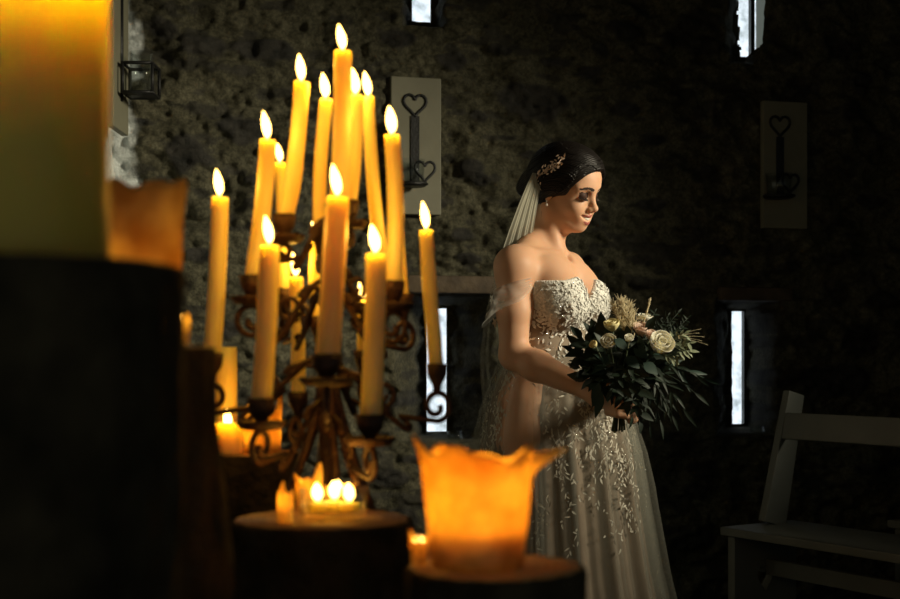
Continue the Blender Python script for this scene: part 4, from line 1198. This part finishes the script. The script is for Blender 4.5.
for i in range(5):
    e = P(703+rb.uniform(-4, 6), 329+i*4, 2.98); b = MB(); s0 = P(675, 338, 2.97)
    b.tube(path(hand+UZ*.03, s0, .0), .001, 5); b.tube(path(s0, e, .006), [.0006]*5+[.0003]*4, 5); b.build('wheat_whisker', M['straw'], bq)
def sprig(px, py, d, n, L, W, mat, name, start=None, spread=.9, curl=.25, sag=.01, t0=.35):
    e = P(px, py, d); s0 = Vector(start) if start is not None else hand+Vector((rb.uniform(-.01, .01), rb.uniform(-.01, .01), .03))
    pts = path(s0, e, sag, 10); b = MB(); b.tube(pts, [.0018-.0001*i for i in range(11)], 5)
    for i in range(n):
        t = t0+(1-t0)*i/max(1, n-1); f = t*10; j = min(9, int(f)); p = pts[j].lerp(pts[j+1], f-j); tg = (pts[j+1]-pts[j]).normalized()
        sdv = tg.cross(Vector((0, -1, .3))).normalized()*(1 if i % 2 else -1)
        dr = tg*(1-.5*spread)+sdv*spread+Vector((rb.gauss(0, .2), rb.gauss(-.15, .25), rb.gauss(0, .2)))
        if i == n-1: dr = tg
        nr = Vector((rb.gauss(0, .4), -1, rb.gauss(.5, .4)))
        s_ = rb.uniform(.75, 1.2)
        b.leaf(p, dr, nr, L*s_, W*s_, curl=curl*rb.uniform(0, 1.3), seg=5)
    return b.build(name, M[mat], bq)
# dark mass of leaves
for i in range(26):
    a = rb.uniform(0, 2*math.pi); k = math.sqrt(rb.random())
    px = 630+46*k*math.cos(a); py = 364+36*k*math.sin(a)
    sprig(px, py, 2.97+rb.uniform(-.05, .08), 9, .040, .020, 'leaf' if rb.random() < .7 else 'leaf_blue', 'eucalyptus_sprig')
for px, py in ((598,336), (604,331), (578,345), (574,352), (582,338), (580,368), (588,378), (592,335), (585,358)):
    sprig(px, py, 3.0, 9, .042, .022, 'leaf', 'dark_leaf_sprig')
for px, py in ((655,312), (668,316), (678,313), (688,318), (660,322), (672,325), (640,318), (684,326)):
    sprig(px, py, 3.04, 22, .015, .0045, 'leaf', 'rosemary_sprig', t0=.55)
for px, py in ((690,343), (689,351), (684,334), (678,358)):
    sprig(px, py, 2.94, 13, .021, .0075, 'leaf_pale', 'olive_sprig', start=P(655, 358, 2.95), t0=.3, spread=.8)
for px, py, L in ((704,378,.075), (683,408,.07), (672,415,.06), (660,420,.06), (694,392,.06), (650,425,.05), (690,372,.06), (676,396,.06), (664,402,.06)):
    sprig(px, py, 2.96, 5, L*.72, L*.13, 'leaf_blue' if px > 695 else 'leaf', 'trailing_leaf_sprig', start=P(640, 365, 2.97), t0=.45, spread=.45, sag=.02)
for px, py in ((628,392), (638,398), (621,384), (632,408), (643,388), (612,382), (640,412)):  # extra leaves added over the lit hand, standing in for the bouquet's shade
    sprig(px, py+8, 2.90, 8, .034, .015, 'leaf', 'hand_cover_sprig', start=P(632, 362, 2.91), t0=.2)
for px, py, W in ((640,352,.026), (632,362,.024), (621,344,.020), (650,368,.024)):
    c = P(px, py, 2.905); b = MB(); b.leaf(c-Vector((.015, 0, -.012)), (.7, -.2, -.5), (0, -1, .5), .042, W*1.2, fold=.1); b.tube(path(c-Vector((.015, 0, -.012)), hand+UZ*.02), .0013, 5); b.build('broad_leaf', M['leaf_blue'], bq)
for dx_, dy_ in ((0, 0), (3, 10)):
    c = P(594+dx_, 393+dy_, 2.93); b = MB(); b.leaf(c+Vector((.012, 0, .025)), (-.25, 0, -1), (0, -1, .2), .062, .022, fold=.1); b.tube(path(c+Vector((.012, 0, .025)), hand+UZ*.03, .03), .0013, 5); b.build('hanging_leaf', M['leaf_blue'], bq)
for i in range(11):
    px, py = rb.gauss(631, 5), rb.gauss(393, 9); c = P(px, py, 2.935); b = MB(); b.ball(c, .0045, 8); b.tube(path(c, hand+UZ*.02), .0008, 5); b.build('berry', M['berry'], bq)


# ------------------------------------------------------------------ light, camera
w = bpy.data.worlds.new('dim_daylight'); bpy.context.scene.world = w; w.use_nodes = True
bg = w.node_tree.nodes['Background']; bg.inputs[0].default_value = (.80, .92, .80, 1); bg.inputs[1].default_value = .115
sp = bpy.data.lights.new('window_daylight', 'SPOT'); sp.energy = 760; sp.color = (1.0, .90, .66); sp.spot_size = math.radians(41); sp.spot_blend = 1.0; sp.shadow_soft_size = .36
so = bpy.data.objects.new('window_daylight', sp); C.objects.link(so)
so.location = (3.3, 2.25, 2.35)
tgt = Vector((.20, 3.42, 1.42)); so.rotation_euler = (tgt-so.location).to_track_quat('-Z', 'Y').to_euler()

cam = bpy.data.cameras.new('camera'); cam.sensor_width = 36; cam.lens = 50; cam.shift_y = (HY-299.5)/900
cam.dof.use_dof = True; cam.dof.focus_distance = 3.25; cam.dof.aperture_fstop = 5.4; cam.clip_start = .05
co = bpy.data.objects.new('camera', cam); C.objects.link(co); co.location = (0, 0, H); co.rotation_euler = (math.pi/2, 0, 0)
sc_ = bpy.context.scene; sc_.camera = co
sc_.view_settings.view_transform = 'Standard'; sc_.view_settings.look = 'None'; sc_.view_settings.exposure = 0; sc_.view_settings.gamma = 1
sc_.cycles.use_denoising = True; sc_.cycles.max_bounces = 10; sc_.cycles.transparent_max_bounces = 24; sc_.cycles.caustics_reflective = False; sc_.cycles.caustics_refractive = False
sc_.cycles.sample_clamp_indirect = 4
